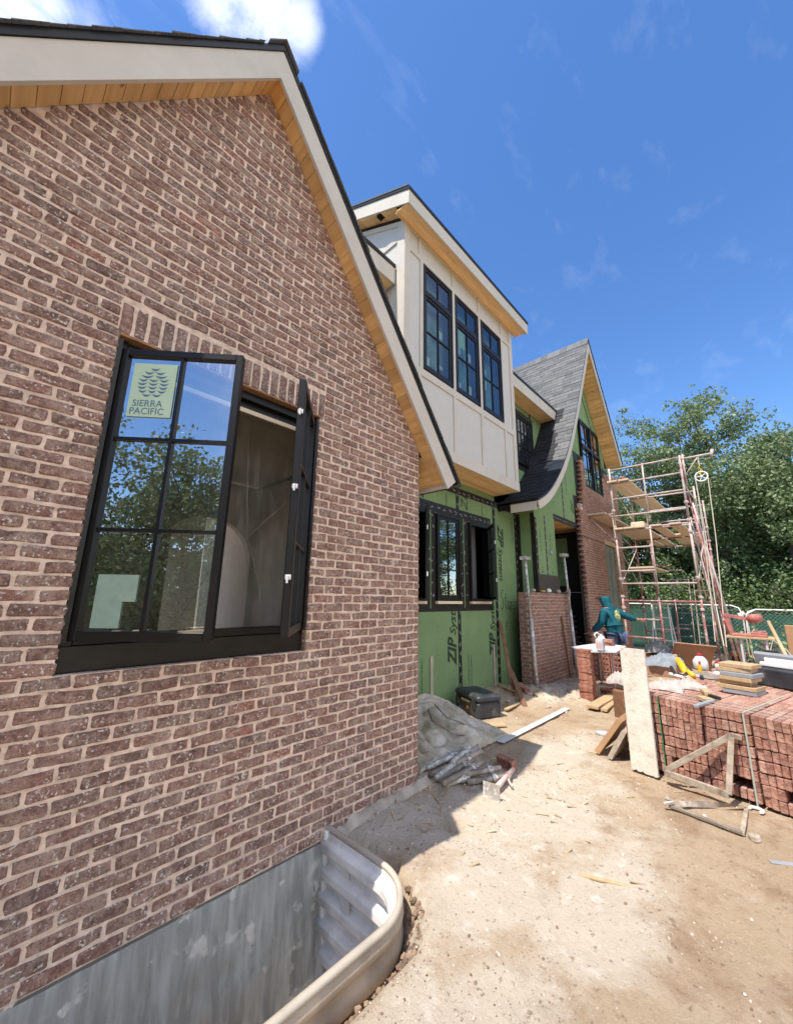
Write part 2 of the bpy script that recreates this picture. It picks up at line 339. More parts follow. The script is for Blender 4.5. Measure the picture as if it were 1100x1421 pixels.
M['glass2']=glass_mat('clear_window_glass',(.80,.93,.88),.05)
def film_mat(name,col=(.7,.72,.72),alpha=.35,trans=0.3,glossy=.25,streak=1.0):
    m=bpy.data.materials.new(name); m.use_nodes=True; t=m.node_tree; t.nodes.clear(); L=t.links.new; N_=lambda ty:t.nodes.new(ty)
    o=N_('ShaderNodeOutputMaterial'); p=N_('ShaderNodeBsdfPrincipled'); p.inputs['Base Color'].default_value=(*col,1); p.inputs['Roughness'].default_value=glossy
    tr=N_('ShaderNodeBsdfTransparent'); mx=N_('ShaderNodeMixShader'); tc=N_('ShaderNodeTexCoord'); mp=N_('ShaderNodeMapping'); mp.inputs['Scale'].default_value=(7,7,.9); L(tc.outputs['Object'],mp.inputs[0])
    z=N_('ShaderNodeTexNoise'); z.inputs['Scale'].default_value=3; z.inputs['Detail'].default_value=5; L(mp.outputs[0],z.inputs[0]); r=N_('ShaderNodeMapRange'); r.inputs[1].default_value=.35; r.inputs[2].default_value=.7; r.inputs[3].default_value=max(0,alpha-.18*streak); r.inputs[4].default_value=min(1,alpha+.3*streak)
    L(z.outputs[0],r.inputs[0]); L(r.outputs[0],mx.inputs[0]); L(tr.outputs[0],mx.inputs[1]); L(p.outputs[0],mx.inputs[2]); L(mx.outputs[0],o.inputs[0]); return m
M['film']=film_mat('clear_plastic_film',(.66,.60,.50),.15,streak=.35)
M['tarp']=film_mat('dusty_clear_tarp',(.46,.46,.43),.72,glossy=.4)
M['bottle']=film_mat('clear_bottle',(.7,.75,.8),.5,glossy=.1)
def leaf_mat(name,a,b):
    m=bpy.data.materials.new(name); m.use_nodes=True; t=m.node_tree; t.nodes.clear(); L=t.links.new; N_=lambda ty:t.nodes.new(ty)
    o=N_('ShaderNodeOutputMaterial'); d=N_('ShaderNodeBsdfPrincipled'); d.inputs['Roughness'].default_value=.5; tl=N_('ShaderNodeBsdfTranslucent'); mx=N_('ShaderNodeMixShader'); mx.inputs[0].default_value=.28
    g=N_('ShaderNodeNewGeometry'); cr=N_('ShaderNodeValToRGB'); e=cr.color_ramp.elements; e[0].color=(*a,1); e[1].color=(*b,1); L(g.outputs['Random Per Island'],cr.inputs[0])
    L(cr.outputs[0],d.inputs['Base Color']); L(cr.outputs[0],tl.inputs[0]); L(d.outputs[0],mx.inputs[1]); L(tl.outputs[0],mx.inputs[2]); L(mx.outputs[0],o.inputs[0]); return m
M['leaf']=leaf_mat('tree_leaves',(.10,.155,.048),(.29,.35,.165))
M['leaf2']=leaf_mat('bright_leaves',(.07,.12,.03),(.14,.20,.06))
M['bark']=mat('bark',(.10,.075,.055),.9,var=.3,bump=.6)
M['grass']=leaf_mat('grass_blades',(.07,.12,.03),(.13,.18,.06))
# ================================================================= GROUND
WELLX0,WELLX1,WELLY=-1.9,1.90,-.86
def in_well(x,y,g=0.0):
    if y>-0.0 or y<WELLY-g or x<WELLX0-g or x>WELLX1+g: return False
    r=.34
    for cx,s in ((WELLX1-r,1),(WELLX0+r,-1)):
        if (x-cx)*s>0 and y<WELLY+r:
            if math.hypot(x-cx,y-(WELLY+r))>r+g: return False
    return True
def gh(x,y):
    d=max(0,math.hypot(x-4,y+3)-11)
    h=.022*noise.noise(Vector((x*1.1,y*1.1,3)))+.012*noise.noise(Vector((x*3.7,y*3.7,1)))+.006*noise.noise(Vector((x*13,y*13,5)))+.004*noise.noise(Vector((x*31,y*31,9)))
    h+=.04*noise.noise(Vector((x*.3,y*.3,7)))*min(1,max(0,(x-3)/6))
    if -4.6<y<1.4 and .3<x<9:
        cl_=noise.noise(Vector((x*.9,y*.9,21))); am=max(0,.25+cl_)
        h+=am*(.016*abs(noise.noise(Vector((x*9,y*9,31))))+.012*abs(noise.noise(Vector((x*19,y*19,33)))))
        for r0 in (-1.55,-2.75):   # faint wheel ruts running along the house
            q=(y-r0-.12*math.sin(x*.8))/.13
            if abs(q)<2: h+=.012*(abs(q)-1)*math.exp(-q*q*.6)*(1+.4*noise.noise(Vector((x*14,y*5,8))))
    # wheel-rutted loose soil and mortar heap by the pier
    for (cx,cy,rr,hh) in ((7.1,.5,.75,.10),(8.2,.45,.7,.09),(3.2,.25,.6,.05),(2.4,-.1,.4,.035),(6.4,1.1,.8,.12)):
        q=((x-cx)**2+(y-cy)**2)/rr**2
        if q<4: h+=hh*math.exp(-q*1.6)*(1+.5*noise.noise(Vector((x*8,y*8,2))))
    # slumped trench round the outside of the window well
    if -2.4<x<2.5 and -1.4<y<0.05:
        dd=0
        for g in (.02,.05,.09,.13):
            if in_well(x,y,g): dd+=1
        if x>.2 or True: h-=dd*.042*(1 if y<-.25 else .25)
    return h
def axis(lo,hi,fine,flo,fhi,far):
    a=list(np.arange(flo,fhi,fine)); st=fine; x=flo
    L_=[]
    while x>lo: st*=1.22; x-=st; L_.append(x)
    st=fine; x=a[-1]; R_=[]
    while x<hi: st*=1.22; x+=st; R_.append(x)
    return L_[::-1]+a+R_
xs=axis(-250,250,.036,.3,8.4,0); ys=axis(-250,250,.036,-4.6,1.4,0)
mb=MB(); V=[]; idg={}
for j,y in enumerate(ys):
    for i,x in enumerate(xs): V.append((x,y,gh(x,y)))
nx=len(xs); Fc=[]
for j in range(len(ys)-1):
    for i in range(nx-1):
        cx=(xs[i]+xs[i+1])/2; cy=(ys[j]+ys[j+1])/2
        if in_well(cx,cy,.0): continue
        Fc.append((j*nx+i,j*nx+i+1,(j+1)*nx+i+1,(j+1)*nx+i))
mb.v=V; mb.f=Fc; mb.m=[0]*len(Fc)
def ground_mat():
    m=bpy.data.materials.new('dirt_ground'); m.use_nodes=True; t=m.node_tree; p=t.nodes['Principled BSDF']; L=t.links.new; N_=lambda ty:t.nodes.new(ty)
    p.inputs['Roughness'].default_value=.97; p.inputs['Specular IOR Level'].default_value=.1
    tc=N_('ShaderNodeTexCoord')
    def nz(s,d=8,r=.62,dist=0,mpn=None):
        z=N_('ShaderNodeTexNoise'); z.inputs['Scale'].default_value=s; z.inputs['Detail'].default_value=d; z.inputs['Roughness'].default_value=r; z.inputs['Distortion'].default_value=dist
        L(mpn if mpn else tc.outputs['Object'],z.inputs[0]); return z.outputs[0]
    def mr(v,a,b,c=0,d=1):
        r=N_('ShaderNodeMapRange'); L(v,r.inputs[0])
        for i,x in enumerate((a,b,c,d)): r.inputs[i+1].default_value=x
        return r.outputs[0]
    def mix(f,a,b):
        x=N_('ShaderNodeMix'); x.data_type='RGBA'
        if isinstance(f,float): x.inputs[0].default_value=f
        else: L(f,x.inputs[0])
        for i,c in ((6,a),(7,b)):
            if isinstance(c,tuple): x.inputs[i].default_value=(*c,1)
            else: L(c,x.inputs[i])
        return x.outputs[2]
    def mul(a,b,op='MULTIPLY'):
        q=N_('ShaderNodeMath'); q.operation=op
        for i,v in enumerate((a,b)):
            if isinstance(v,(int,float)): q.inputs[i].default_value=v
            else: L(v,q.inputs[i])
        return q.outputs[0]
    base=mix(mr(nz(1.1),.38,.62),(.42,.31,.20),(.50,.39,.275))
    base=mix(mr(nz(2.2,9,.7),.48,.62,0,.85),base,(.31,.205,.125))
    # distance field masks for pale mortar dust
    def blob(cx,cy,rx,ry):
        mp=N_('ShaderNodeMapping'); mp.vector_type='POINT'; mp.inputs['Location'].default_value=(-cx/rx,-cy/ry,0); mp.inputs['Scale'].default_value=(1/rx,1/ry,0); L(tc.outputs['Object'],mp.inputs[0])
        ln=N_('ShaderNodeVectorMath'); ln.operation='LENGTH'; L(mp.outputs[0],ln.inputs[0]); return mr(ln.outputs['Value'],.2,1,1,0)
    ms=None
    for b in ((3.3,-.8,1.7,.8),(2.3,-1.0,1.2,.5),(4.6,-.55,1.2,.45),(2.2,-.2,.9,.35),(3.3,.1,.8,.4),(7.3,.4,1.4,.7),(1.4,-1.3,.9,.5),(2.6,-1.5,1.2,.4)):
        v=blob(*b); ms=v if ms is None else mul(ms,v,'MAXIMUM')
    pal=mr(mul(mul(ms,.42),nz(2.3,9,.68),'ADD'),.59,.80)
    base=mix(mul(pal,.85),base,(.60,.52,.415))
    pal2=mr(nz(9,6,.6),.56,.68); base=mix(mul(pal2,mul(ms,.95)),base,(.70,.62,.52))
    sp=mul(mr(nz(60,3,.5),.62,.70),mr(nz(5,4),.46,.62)); base=mix(mul(sp,.75),base,(.60,.52,.43))
    dk=mr(nz(30,6,.6),.33,.40,1,0); base=mix(mul(dk,.6),base,(.19,.12,.08))
    # grass far off
    sx_=N_('ShaderNodeSeparateXYZ'); L(tc.outputs['Object'],sx_.inputs[0]); ay=mul(sx_.outputs[1],0,'ADD'); base=mix(mul(mr(sx_.outputs[0],16.9,17.6),mul(mr(sx_.outputs[0],-17.5,-18.5),mr(ay,-19,-21),'MAXIMUM'),'MAXIMUM'),base,(.10,.14,.045))
    L(base,p.inputs['Base Color'])
    b=N_('ShaderNodeBump'); b.inputs['Strength'].default_value=1.0; b.inputs['Distance'].default_value=.022; L(nz(24,10,.75),b.inputs['Height'])
    b2=N_('ShaderNodeBump'); b2.inputs['Strength'].default_value=.6; b2.inputs['Distance'].default_value=.004; L(nz(140,4,.6),b2.inputs['Height']); L(b.outputs[0],b2.inputs['Normal']); L(b2.outputs[0],p.inputs['Normal'])
    return m
M['dirt']=ground_mat()
g=mb.build('ground',M['dirt'],smooth=True); tag(g,kind='structure')
# ================================================================= bricks
def intervals_sub(iv,a,b):
    o=[]
    for p,q in iv:
        if b<=p or a>=q: o.append((p,q)); continue
        if a>p: o.append((p,a))
        if b<q: o.append((b,q))
    return o
def brick_shape(mb,F,u0,u1,w0,w1,depth,jit,npt=12,back=.09,mi=0):
    """rounded, chipped brick. F(u,w,d)->xyz, d is distance INTO the wall"""
    cu,cw=(u0+u1)/2,(w0+w1)/2; hu,hw=(u1-u0)/2,(w1-w0)/2
    c=min(.0055,hu*.5,hw*.5)
    base=[(-hu+c,-hw),(hu-c,-hw),(hu,-hw+c),(hu,hw-c),(hu-c,hw),(-hu+c,hw),(-hu,hw-c),(-hu,-hw+c)]
    if npt>=12: base=[base[0],(random.uniform(-.4,.4)*hu,-hw),base[1],base[2],(hu,random.uniform(-.3,.3)*hw),base[3],base[4],(random.uniform(-.4,.4)*hu,hw),base[5],base[6],(-hu,random.uniform(-.3,.3)*hw),base[7]]
    d0=random.uniform(-1,1)*jit; tu=random.uniform(-1,1)*jit*.5; rot=random.uniform(-1,1)*jit*1.2
    pts=[]
    for (a,b) in base: pts.append((a+random.uniform(-1,1)*jit, b+random.uniform(-1,1)*jit*.8+rot*a/max(hu,.01)))
    if npt>=12:
        q=[]
        for i in range(len(pts)):
            p0=pts[i]; p1=pts[(i+1)%len(pts)]; q.append(p0)
            L_=math.hypot(p1[0]-p0[0],p1[1]-p0[1]); m=int(L_/.035)
            for k in range(m): f=(k+1)/(m+1); q.append((p0[0]+(p1[0]-p0[0])*f+random.uniform(-1,1)*jit*.5,p0[1]+(p1[1]-p0[1])*f+random.uniform(-1,1)*jit*.55))
        pts=q
        if random.random()<.35:   # a chipped corner
            k=random.randrange(len(pts)); pts[k]=(pts[k][0]*.955,pts[k][1]*.80)
    n=len(pts); vs=[]
    for (a,b) in pts: vs.append(F(cu+a,cw+b,back))
    for (a,b) in pts: vs.append(F(cu+a,cw+b,.008+d0))
    for (a,b) in pts:
        k=1-min(.006/hw,.3); ku=1-min(.006/hu,.3); vs.append(F(cu+a*ku,cw+b*k,d0+tu*a/hu+random.uniform(0,1)*jit*.4))
    fs=[]
    for r in (0,1):
        for i in range(n): j=(i+1)%n; fs.append((r*n+i,r*n+j,(r+1)*n+j,(r+1)*n+i))
    fs.append(tuple(range(2*n,3*n)))
    mb.add(vs,fs,mi)
CH=.0646; BL=.186; JT=.0145
def brick_field(F,zlo,zhi,ivf,jit=.0036,npt=12,off=0,back=.09,skip=None):
    mb=MB(); k=0; z=zlo
    while z+CH*.6<zhi:
        z0=z+JT*.39; z1=z+CH-JT*.39
        for (a,b) in ivf(z0,z1):
            # running bond aligned to global grid
            s=(k%2)*.5*BL+off; n0=math.floor((a-s)/BL)
            x=s+n0*BL; 
            while x<b:
                p=max(a,x+JT*.5 if x>a-.001 else a); q=min(b,x+BL-JT*.5)
                if x+BL>b-.035 and x+BL<=b: q=b
                if p==a and q-p<.035 : x+=BL; continue
                if q-p>.03: brick_shape(mb,F,p,q,z0,z1,0,jit,npt,back)
                x+=BL
        k+=1; z+=CH
    return mb
# ================================================================= HOUSE
house=thing('brick_house',(3,1.36,0),'two-storey house under construction with weathered brick gable, green sheathing and pale bay','house')
XA,ZA,SL=.95,5.60,1.335     # gable 1: apex, soffit line and slope
HX0,HX1=-.96,2.86
WX0,WX1,WZ0,WZ1=.30,1.63,1.229,3.0
FY=lambda u,w,d:(u,d,w)
sof=lambda x: ZA+.02-SL*abs(x-XA)
def iv1(z0,z1):
    iv=[(HX0,HX1)]
    hw=(ZA+.02-z1)/SL
    if hw<=0: return []
    lo,hi=XA-hw,XA+hw; iv=[(max(HX0,lo),min(HX1,hi))]
    if z0>WZ0-.01 and z0<WZ1-.01: iv=intervals_sub(iv,WX0,WX1)
    elif z0<WZ1+.205 and z0>=WZ1-.01: iv=intervals_sub(iv,WX0-.02,WX1+.05)
    return [(a,b) for a,b in iv if b-a>.03]
wall=sub('brick_wall',house,(HX1,0,0)); 
mb=brick_field(FY,0.0,ZA,iv1)
# soldier course over the window
nsol=20; wdt=(WX1-WX0+.07)/nsol
for i in range(nsol): brick_shape(mb,FY,WX0-.02+i*wdt+.007,WX0-.02+(i+1)*wdt-.007,WZ1+.012,WZ1+.198,0,.0025)
mb.build('weathered_bricks',M['brick'],wall)
FXs=lambda u,w,d:(HX1-d,u,w)
mb2=brick_field(FXs,0,3.0,lambda a,b:[(0.095,1.36)],npt=8); mb2.build('weathered_bricks',M['brick'],wall)
FXl=lambda u,w,d:(HX0+d,u,w)
mb2=brick_field(FXl,0,3.0,lambda a,b:[(0.095,1.36)],npt=8); mb2.build('weathered_bricks',M['brick'],wall)
mo=MB(); e=.0075
mo.prism([(HX0+.008,0),(WX0-.006,0),(WX0-.006,sof(WX0)),(HX0+.008,sof(HX0))],1,e,.10)
mo.prism([(WX1+.006,0),(HX1-.008,0),(HX1-.008,sof(HX1)),(WX1+.006,sof(WX1))],1,e,.10)
mo.prism([(WX0-.006,0),(WX1+.006,0),(WX1+.006,WZ0-.004),(WX0-.006,WZ0-.004)],1,e,.10)
mo.prism([(WX0-.006,WZ1+.012),(WX1+.006,WZ1+.012),(WX1+.006,sof(WX1)),(XA,sof(XA)),(WX0-.006,sof(WX0))],1,e,.10)
mo.box(HX1-.1,HX1-.008,.10,1.36,0,3.05); mo.box(HX0+.008,HX0+.1,.10,1.36,0,3.05)
mo.build('mortar',M['mortar'],wall)
# inner shell of gable 1 (dark behind the bricks) and room
IN=MB()
def wall_open(mb,x0,x1,z0,z1,ops,y0,y1,mi=0):
    """wall in XZ with rectangular openings, as boxes"""
    xsn=sorted({x0,x1,*[o[0] for o in ops],*[o[1] for o in ops]})
    for a,b in zip(xsn,xsn[1:]):
        m=(a+b)/2; os_=sorted([(o[2],o[3]) for o in ops if o[0]<m<o[1]]); z=z0
        for lo,hi in os_:
            if lo>z: mb.box(a,b,y0,y1,z,lo,mi)
            z=hi
        if z<z1: mb.box(a,b,y0,y1,z,z1,mi)
wall_open(IN,HX0+.1,HX1-.1,0,3.2,[(WX0,WX1,WZ0,WZ1)],.102,.26)
IN.build('stud_wall',M['drywall'],house)
rm=MB()
rm.box(HX0+.1,HX1+.05,.262,5.2,-.05,0.0); rm.box(HX0+.1,HX1-.1,.262,5.2,3.25,3.3)
rm.box(HX0,HX0+.1,1.37,5.2,0,3.2); rm.box(HX1-.1,HX1,1.37,5.2,0,3.2)
# back wall with arched opening
ax,az_,ar=2.05,2.05,.62; yb=3.1
poly=[(HX0+.1,0),(ax-ar,0)]+[(ax-ar*math.cos(t),az_+ar*1.0*math.sin(t)) for t in np.linspace(0,math.pi,15)]+[(ax+ar,0),(HX1-.1,0),(HX1-.1,3.2),(HX0+.1,3.2)]
rm.prism(poly,1,yb,yb+.12)
M['room']=mat('warm_drywall',(.60,.53,.44),.9,spec=.1,var=.06); rm.build('room_shell',M['room'],house)  # one even warm drywall tone for the whole room
k=MB(); k.box(1.2,1.9,4.2,4.3,0,2.9); k.build('brown_cabinet_wall',M['darkwood'],house)
# gable-1 window --------------------------------------------------
def sash(name,parent,w,h,depth,cols,rows,fw=.045,T=None,glass=True,mt=.018,gm='glass'):
    fr=MB(); gl=MB()
    fr.bbox(0,fw,-depth/2,depth/2,0,h,.004,0,T); fr.bbox(w-fw,w,-depth/2,depth/2,0,h,.004,0,T)
    fr.bbox(fw,w-fw,-depth/2+.001,depth/2-.001,0,fw*1.15,.003,0,T); fr.bbox(fw,w-fw,-depth/2+.001,depth/2-.001,h-fw,h,.003,0,T)
    o=fr.build(name,M['black'],parent)
    mu=MB(); iw=w-2*fw; ih=h-fw*2.15; z0=fw*1.15
    for i in range(1,cols): x=fw+iw*i/cols; mu.box(x-mt/2,x+mt/2,-.016,.016,z0,h-fw,0,T)
    for j in range(1,rows): z=z0+ih*j/rows; mu.box(fw,w-fw,-.0145,.0145,z-mt/2,z+mt/2,0,T)
    if cols*rows>1: mu.build('muntins',M['black'],parent)
    if glass:
        T_=T if T is not None else Matrix.Identity(4)
        gl.add([T_@Vector(v) for v in ((fw,0,z0),(w-fw,0,z0),(w-fw,0,h-fw),(fw,0,h-fw))],[(0,1,2,3)]); gl.build('pane',M[gm],parent)
    return o
def place(x,y,z,ang=0): return Matrix.Translation((x,y,z))@Matrix.Rotation(ang,4,'Z')
wn=sub('open_casement_window',house,(WX0,0.06,WZ0)); wn['label']='large black casement window standing open in the brick gable'
fr=MB()
for (a,b,c,d) in ((WX0,WX0+.05,WZ0,WZ1),(WX1-.05,WX1,WZ0,WZ1)): fr.bbox(a,b,.055,.16,c,d,.003)
fr.bbox(WX0+.05,WX1-.05,.056,.16,WZ1-.065,WZ1-.012,.003); fr.bbox(WX0+.05,WX1-.05,.062,.16,WZ0+.12,WZ0+.165,.003)
fr.bbox(WX0+.05,WX1-.05,.10,.15,WZ1-.12,WZ1-.075,.003)
fr.build('frame',M['black'],wn)
mm=MB(); mm.bbox(WX0+.002,WX1-.002,.048,.058,WZ0,WZ0+.120,.003); mm.box(WX0+.002,WX1-.002,.056,.26,WZ0,WZ0+.118)
mm.box(WX0-.001,WX0+.02,.012,.055,WZ0+.14,WZ1-.02); mm.box(WX1-.02,WX1+.001,.012,.055,WZ0+.14,WZ1-.02)
mm.build('sill_membrane',M['blackm'],wn)
mm=MB(); mm.box(WX0-.02,WX1+.02,.004,.09,WZ1-.004,WZ1+.008); mm.build('rusty_lintel',mat('rusty_lintel',(.33,.17,.08),.8,var=.3,vscale=20),wn)
mm=MB(); mm.box(WX0+.05,WX1-.05,.085,.10,WZ1-.15,WZ1-.12); mm.build('head_trim',M['plank'],wn)
A1=math.radians(-42.5)
SZ0,SH=WZ0+.145,1.56
T1=place(WX0+.035,.045,SZ0,A1); sash('left_sash',wn,.66,SH,.045,2,3,.039,T1)
T2=place(WX1-.045,.03,SZ0,math.radians(180+50)); sash('right_sash',wn,.64,SH,.045,2,3,.045,T2)
hw_=MB()
for zz in (.32,.85,1.33): hw_.bbox(.639,.668,-.006,.006,zz,zz+.016,.002,0,T2); hw_.bbox(.660,.668,-.006,.006,zz-.026,zz+.004,.002,0,T2); hw_.bbox(.634,.6425,-.016,.016,zz-.006,zz+.022,.001,0,T2)
hw_.build('keeper_latches',M['white'],wn)
# label sheet on the left sash
def text_obj(body,size,T,mat_,parent,name='lettering',shear=0,ext=.0006,spacing=1,sx=1,bold=0.0):
    cu=bpy.data.curves.new('t','FONT'); cu.body=body; cu.size=size; cu.shear=shear; cu.extrude=ext; cu.space_character=spacing; cu.resolution_u=3; cu.offset=bold
    to=bpy.data.objects.new('t',cu); COL.objects.link(to); dg=bpy.context.evaluated_depsgraph_get(); me=bpy.data.meshes.new_from_object(to.evaluated_get(dg))
    bpy.data.objects.remove(to); me.name=name; w=wl(parent)
    me.transform(Matrix.Translation(-w)@T@Matrix.Diagonal((sx,1,1,1))); me.materials.clear(); me.materials.append(mat_)
    o=bpy.data.objects.new(name,me); COL.objects.link(o); o.parent=parent; return o
UP=Matrix.Rotation(math.radians(90),4,'X')       # text in XZ plane, facing -Y
stick=MB(); sx0,sx1=.075,.305; sz0,sz1=1.16,1.48
stick.box(sx0,sx1,-.0075,-.003,sz0,sz1,0,T1)
M['sticker']=mat('pale_green_sheet',(.50,.66,.47),.6,var=.05)
M['sink']=mat('blue_grey_print',(.10,.17,.28),.6)
stick.build('label_sheet',M['sticker'],wn)
text_obj('SIERRA',.055,T1@Matrix.Translation((sx0+.022,-.0085,sz0+.060))@UP,M['sink'],wn,'label_lettering',sx=.93)
text_obj('PACIFIC',.055,T1@Matrix.Translation((sx0+.012,-.0085,sz0+.014))@UP,M['sink'],wn,'label_lettering',sx=.93)
cone=MB(); cxm=(sx0+sx1)/2
for r in range(8):
    zc=sz1-.030-r*.0225; hwid=[.028,.058,.073,.082,.086,.084,.076,.054][r]; nsc=[1,2,2,3,3,3,3,2][r]
    for i in range(nsc):
        c=cxm-hwid+(2*i+1)*hwid/nsc; ww=hwid/nsc*.92; top=[];bot=[]
        for t in np.linspace(-1,1,9):
            top.append((c+t*ww,zc-.003*(1-t*t)+ .004*t*t)); bot.append((c+t*ww*.98,zc-.015*(1-t*t)+.003*t*t))
        pl=bot+top[::-1]; vs=[T1@Vector((p[0],-.0088,p[1])) for p in pl]; n=len(top)
        cone.add(vs,[(i_,i_+1,2*n-2-i_,2*n-1-i_) for i_ in range(n-1)])
cone.build('pine_cone_print',M['sink'],wn)
pp=MB(); pp.box(.085,.275,-.0075,-.003,.185,.315,0,T1); pp.box(.085,.215,-.0074,-.003,.060,.186,0,T1); pp.build('paper_sheets',mat('pale_paper',(.27,.37,.29),.7,var=.1,vscale=20),wn)
# plastic dust sheet hanging in the room
def sheet(name,P00,P10,P01,P11,nu,nv,amp,m,parent,seed=0,freq=3.):
    mb=MB(); P=[Vector(p) for p in (P00,P10,P01,P11)]; nrm=(P[1]-P[0]).cross(P[2]-P[0]).normalized(); vs=[]
    for j in range(nv+1):
        for i in range(nu+1):
            u=i/nu;v=j/nv; p=(P[0]*(1-u)+P[1]*u)*(1-v)+(P[2]*(1-u)+P[3]*u)*v
            a=amp*(noise.noise(Vector((u*freq*3,v*freq*.8,seed)))+.5*noise.noise(Vector((u*freq*9+v*3,v*freq*2,seed+4))))
            vs.append(p+nrm*a)
    fs=[(j*(nu+1)+i,j*(nu+1)+i+1,(j+1)*(nu+1)+i+1,(j+1)*(nu+1)+i) for j in range(nv) for i in range(nu)]
    mb.add(vs,fs); return mb.build(name,m,parent,smooth=True)
sheet('dust_sheet',(.4,.55,3.0),(1.9,.4,3.0),(.6,1.0,.9),(1.62,.40,1.35),40,40,.05,M['film'],house,3)
for i_,pts in enumerate((((1.28,.48,2.95),(1.36,.55,2.35),(1.42,.60,2.05)),((1.42,.60,2.05),(1.50,.50,1.7),(1.53,.44,1.40)),((1.42,.60,2.05),(1.2,.62,1.85),(1.02,.66,1.45)),((1.62,.40,2.35),(1.50,.52,2.18),(1.42,.60,2.05)))):
    a=MB(); a.tube(pts,[.004,.009,.003],5); a.build('plastic_fold',M['film'],house,smooth=True)
# gable-1 roof -----------------------------------------------------
def profile_strip(mb,pts,off0,off1,y0,y1,mi=0):
    """slab following XZ polyline pts; off0/off1 perpendicular offsets (outward=+), extruded in y"""
    n=len(pts); nr=[]
    P=[Vector((p[0],p[1])) for p in pts]
    for i in range(n):
        d=Vector((0,0))
        if i>0: d+=(P[i]-P[i-1]).normalized()
        if i<n-1: d+=(P[i+1]-P[i]).normalized()
        d.normalize(); nn=Vector((-d.y,d.x)); 
        if i>0 and i<n-1:
            c=nn.dot(Vector((-(P[i]-P[i-1]).normalized().y,(P[i]-P[i-1]).normalized().x))); nn=nn/max(c,.35)
        nr.append(nn)
    for i in range(n-1):
        q=[P[i]+nr[i]*off0,P[i+1]+nr[i+1]*off0,P[i+1]+nr[i+1]*off1,P[i]+nr[i]*off1]
        mb.prism([tuple(a) for a in q],1,y0,y1,mi)
def shingles(name,pts,off,y0,y1,parent,course=.14,tab=(.14,.32),thick=.006,dark=None):
    """overlapping tabs down an XZ polyline (listed from eave up to ridge), running in y"""
    mb=MB(); md_=MB(); P=[Vector((p[0],p[1])) for p in pts]; seg=[(P[i+1]-P[i]).length for i in range(len(P)-1)]; L_=sum(seg)
    def pt(s):
        i=0
        while i<len(seg)-1 and s>seg[i]: s-=seg[i]; i+=1
        d=(P[i+1]-P[i]).normalized(); n_=Vector((-d.y,d.x)); 
        if n_.y<0: n_=-n_
        return P[i]+d*s,n_
    s=0.0; k=0
    while s<L_-.02:
        p0,n0=pt(max(s-.015,0)); p1,n1=pt(min(s+course+.03,L_))
        y=y0+random.uniform(-.004,.004)
        while y<y1:
            w=random.uniform(*tab); ye=min(y+w,y1); up=random.choice((0,0,.005)); t=thick+up; jy=random.uniform(-.012,.006) if y>y0+.1 else 0
            a=p0+n0*(off+t)+ (p0-p1).normalized()*random.choice((0,0,.0)); b=p1+n1*(off+.001); c=p0+n0*off
            vs=[(a.x,y,a.y),(a.x,ye-.004,a.y),(b.x,ye-.004,b.y),(b.x,y,b.y),(c.x,y,c.y),(c.x,ye-.004,c.y)]
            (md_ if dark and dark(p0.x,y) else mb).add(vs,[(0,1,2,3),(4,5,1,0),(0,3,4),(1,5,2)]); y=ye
        s+=course; k+=1
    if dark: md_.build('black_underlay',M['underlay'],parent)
    return mb.build(name,M['shingle'],parent)
R1=sub('gable_roof',house,(XA,0,3)); R1['label']='steep gable roof with pale rake boards over the weathered brick wall'
ev=2.17   # half width to the eave
prof=[(XA-ev,ZA-SL*ev),(XA,ZA),(XA+ev,ZA-SL*ev)]
a=MB(); profile_strip(a,prof,-.015,.155,-.172,-.145,0); a.build('rake_fascia',M['trim'],R1)
a=MB(); profile_strip(a,[(XA-ev-.02,ZA-SL*(ev+.02)),(XA,ZA),(XA+ev+.02,ZA-SL*(ev+.02))],.157,.197,-.182,-.12,0); a.build('drip_edge',M['black'],R1)
a=MB()
for sgn in (-1,1):
    s=0
    while s<ev+.02-.005:
        e2=min(s+.078,ev-.028); 
        if e2-s<.01: break
        q=[(XA+sgn*s,ZA-SL*s),(XA+sgn*(e2-.0025),ZA-SL*(e2-.0025)),(XA+sgn*(e2-.0025),ZA-SL*(e2-.0025)+.02),(XA+sgn*s,ZA-SL*s+.02)]
        a.prism(q,1,-.1445,0.0 if abs(s)<2.0 else 0.0); 
        if sgn*1>0 and XA+s>HX1+.0 or sgn<0 and XA-s<HX0: a.prism(q,1,.001,1.33)
        s=e2
a.build('rake_soffit',M['pineX'],R1)
a=MB(); 
for sgn in (-1,1):
    x=XA+sgn*ev; a.box(min(x,x-sgn*.025),max(x,x-sgn*.025),-.1445,1.35,ZA-SL*ev+.002,ZA-SL*ev+.27)
a.build('eave_fascia',M['trim'],R1)
a=MB(); profile_strip(a,prof,.06,.15,-.12,4.0); a.build('roof_deck',M['void'],R1)
for sgn,nm in ((-1,'l'),(1,'r')):
    pts=[(XA+sgn*(ev+.045),ZA-SL*(ev+.045)),(XA,ZA)]
    P=[(p[0],p[1]) for p in pts]
    off=.198
    # offset handled from the profile; ridge reaches the offset apex
    ap=(XA,ZA+ .198*math.sqrt(1+SL*SL)-.198*math.sqrt(1+SL*SL))
    shingles('roof_shingles',P,off,-.20,4.0,R1)
a=MB(); zr=ZA+.205*math.sqrt(1+SL*SL)
y=-.205
while y<4: a.prism([(XA-.13,zr-.13*SL-.0),(XA,zr+.004),(XA+.13,zr-.13*SL),(XA+.13,zr-.13*SL+.012),(XA,zr+.02),(XA-.13,zr-.13*SL+.012)],1,y,y+.15); y+=.152
a.build('ridge_cap',M['shingle'],R1)
# attic closure of gable 1
a=MB(); a.prism([(HX0+.1,2.9),(HX1-.1,2.9),(XA+.0,ZA-.1)],1,.102,.2); a.build('attic_wall',M['void'],house)
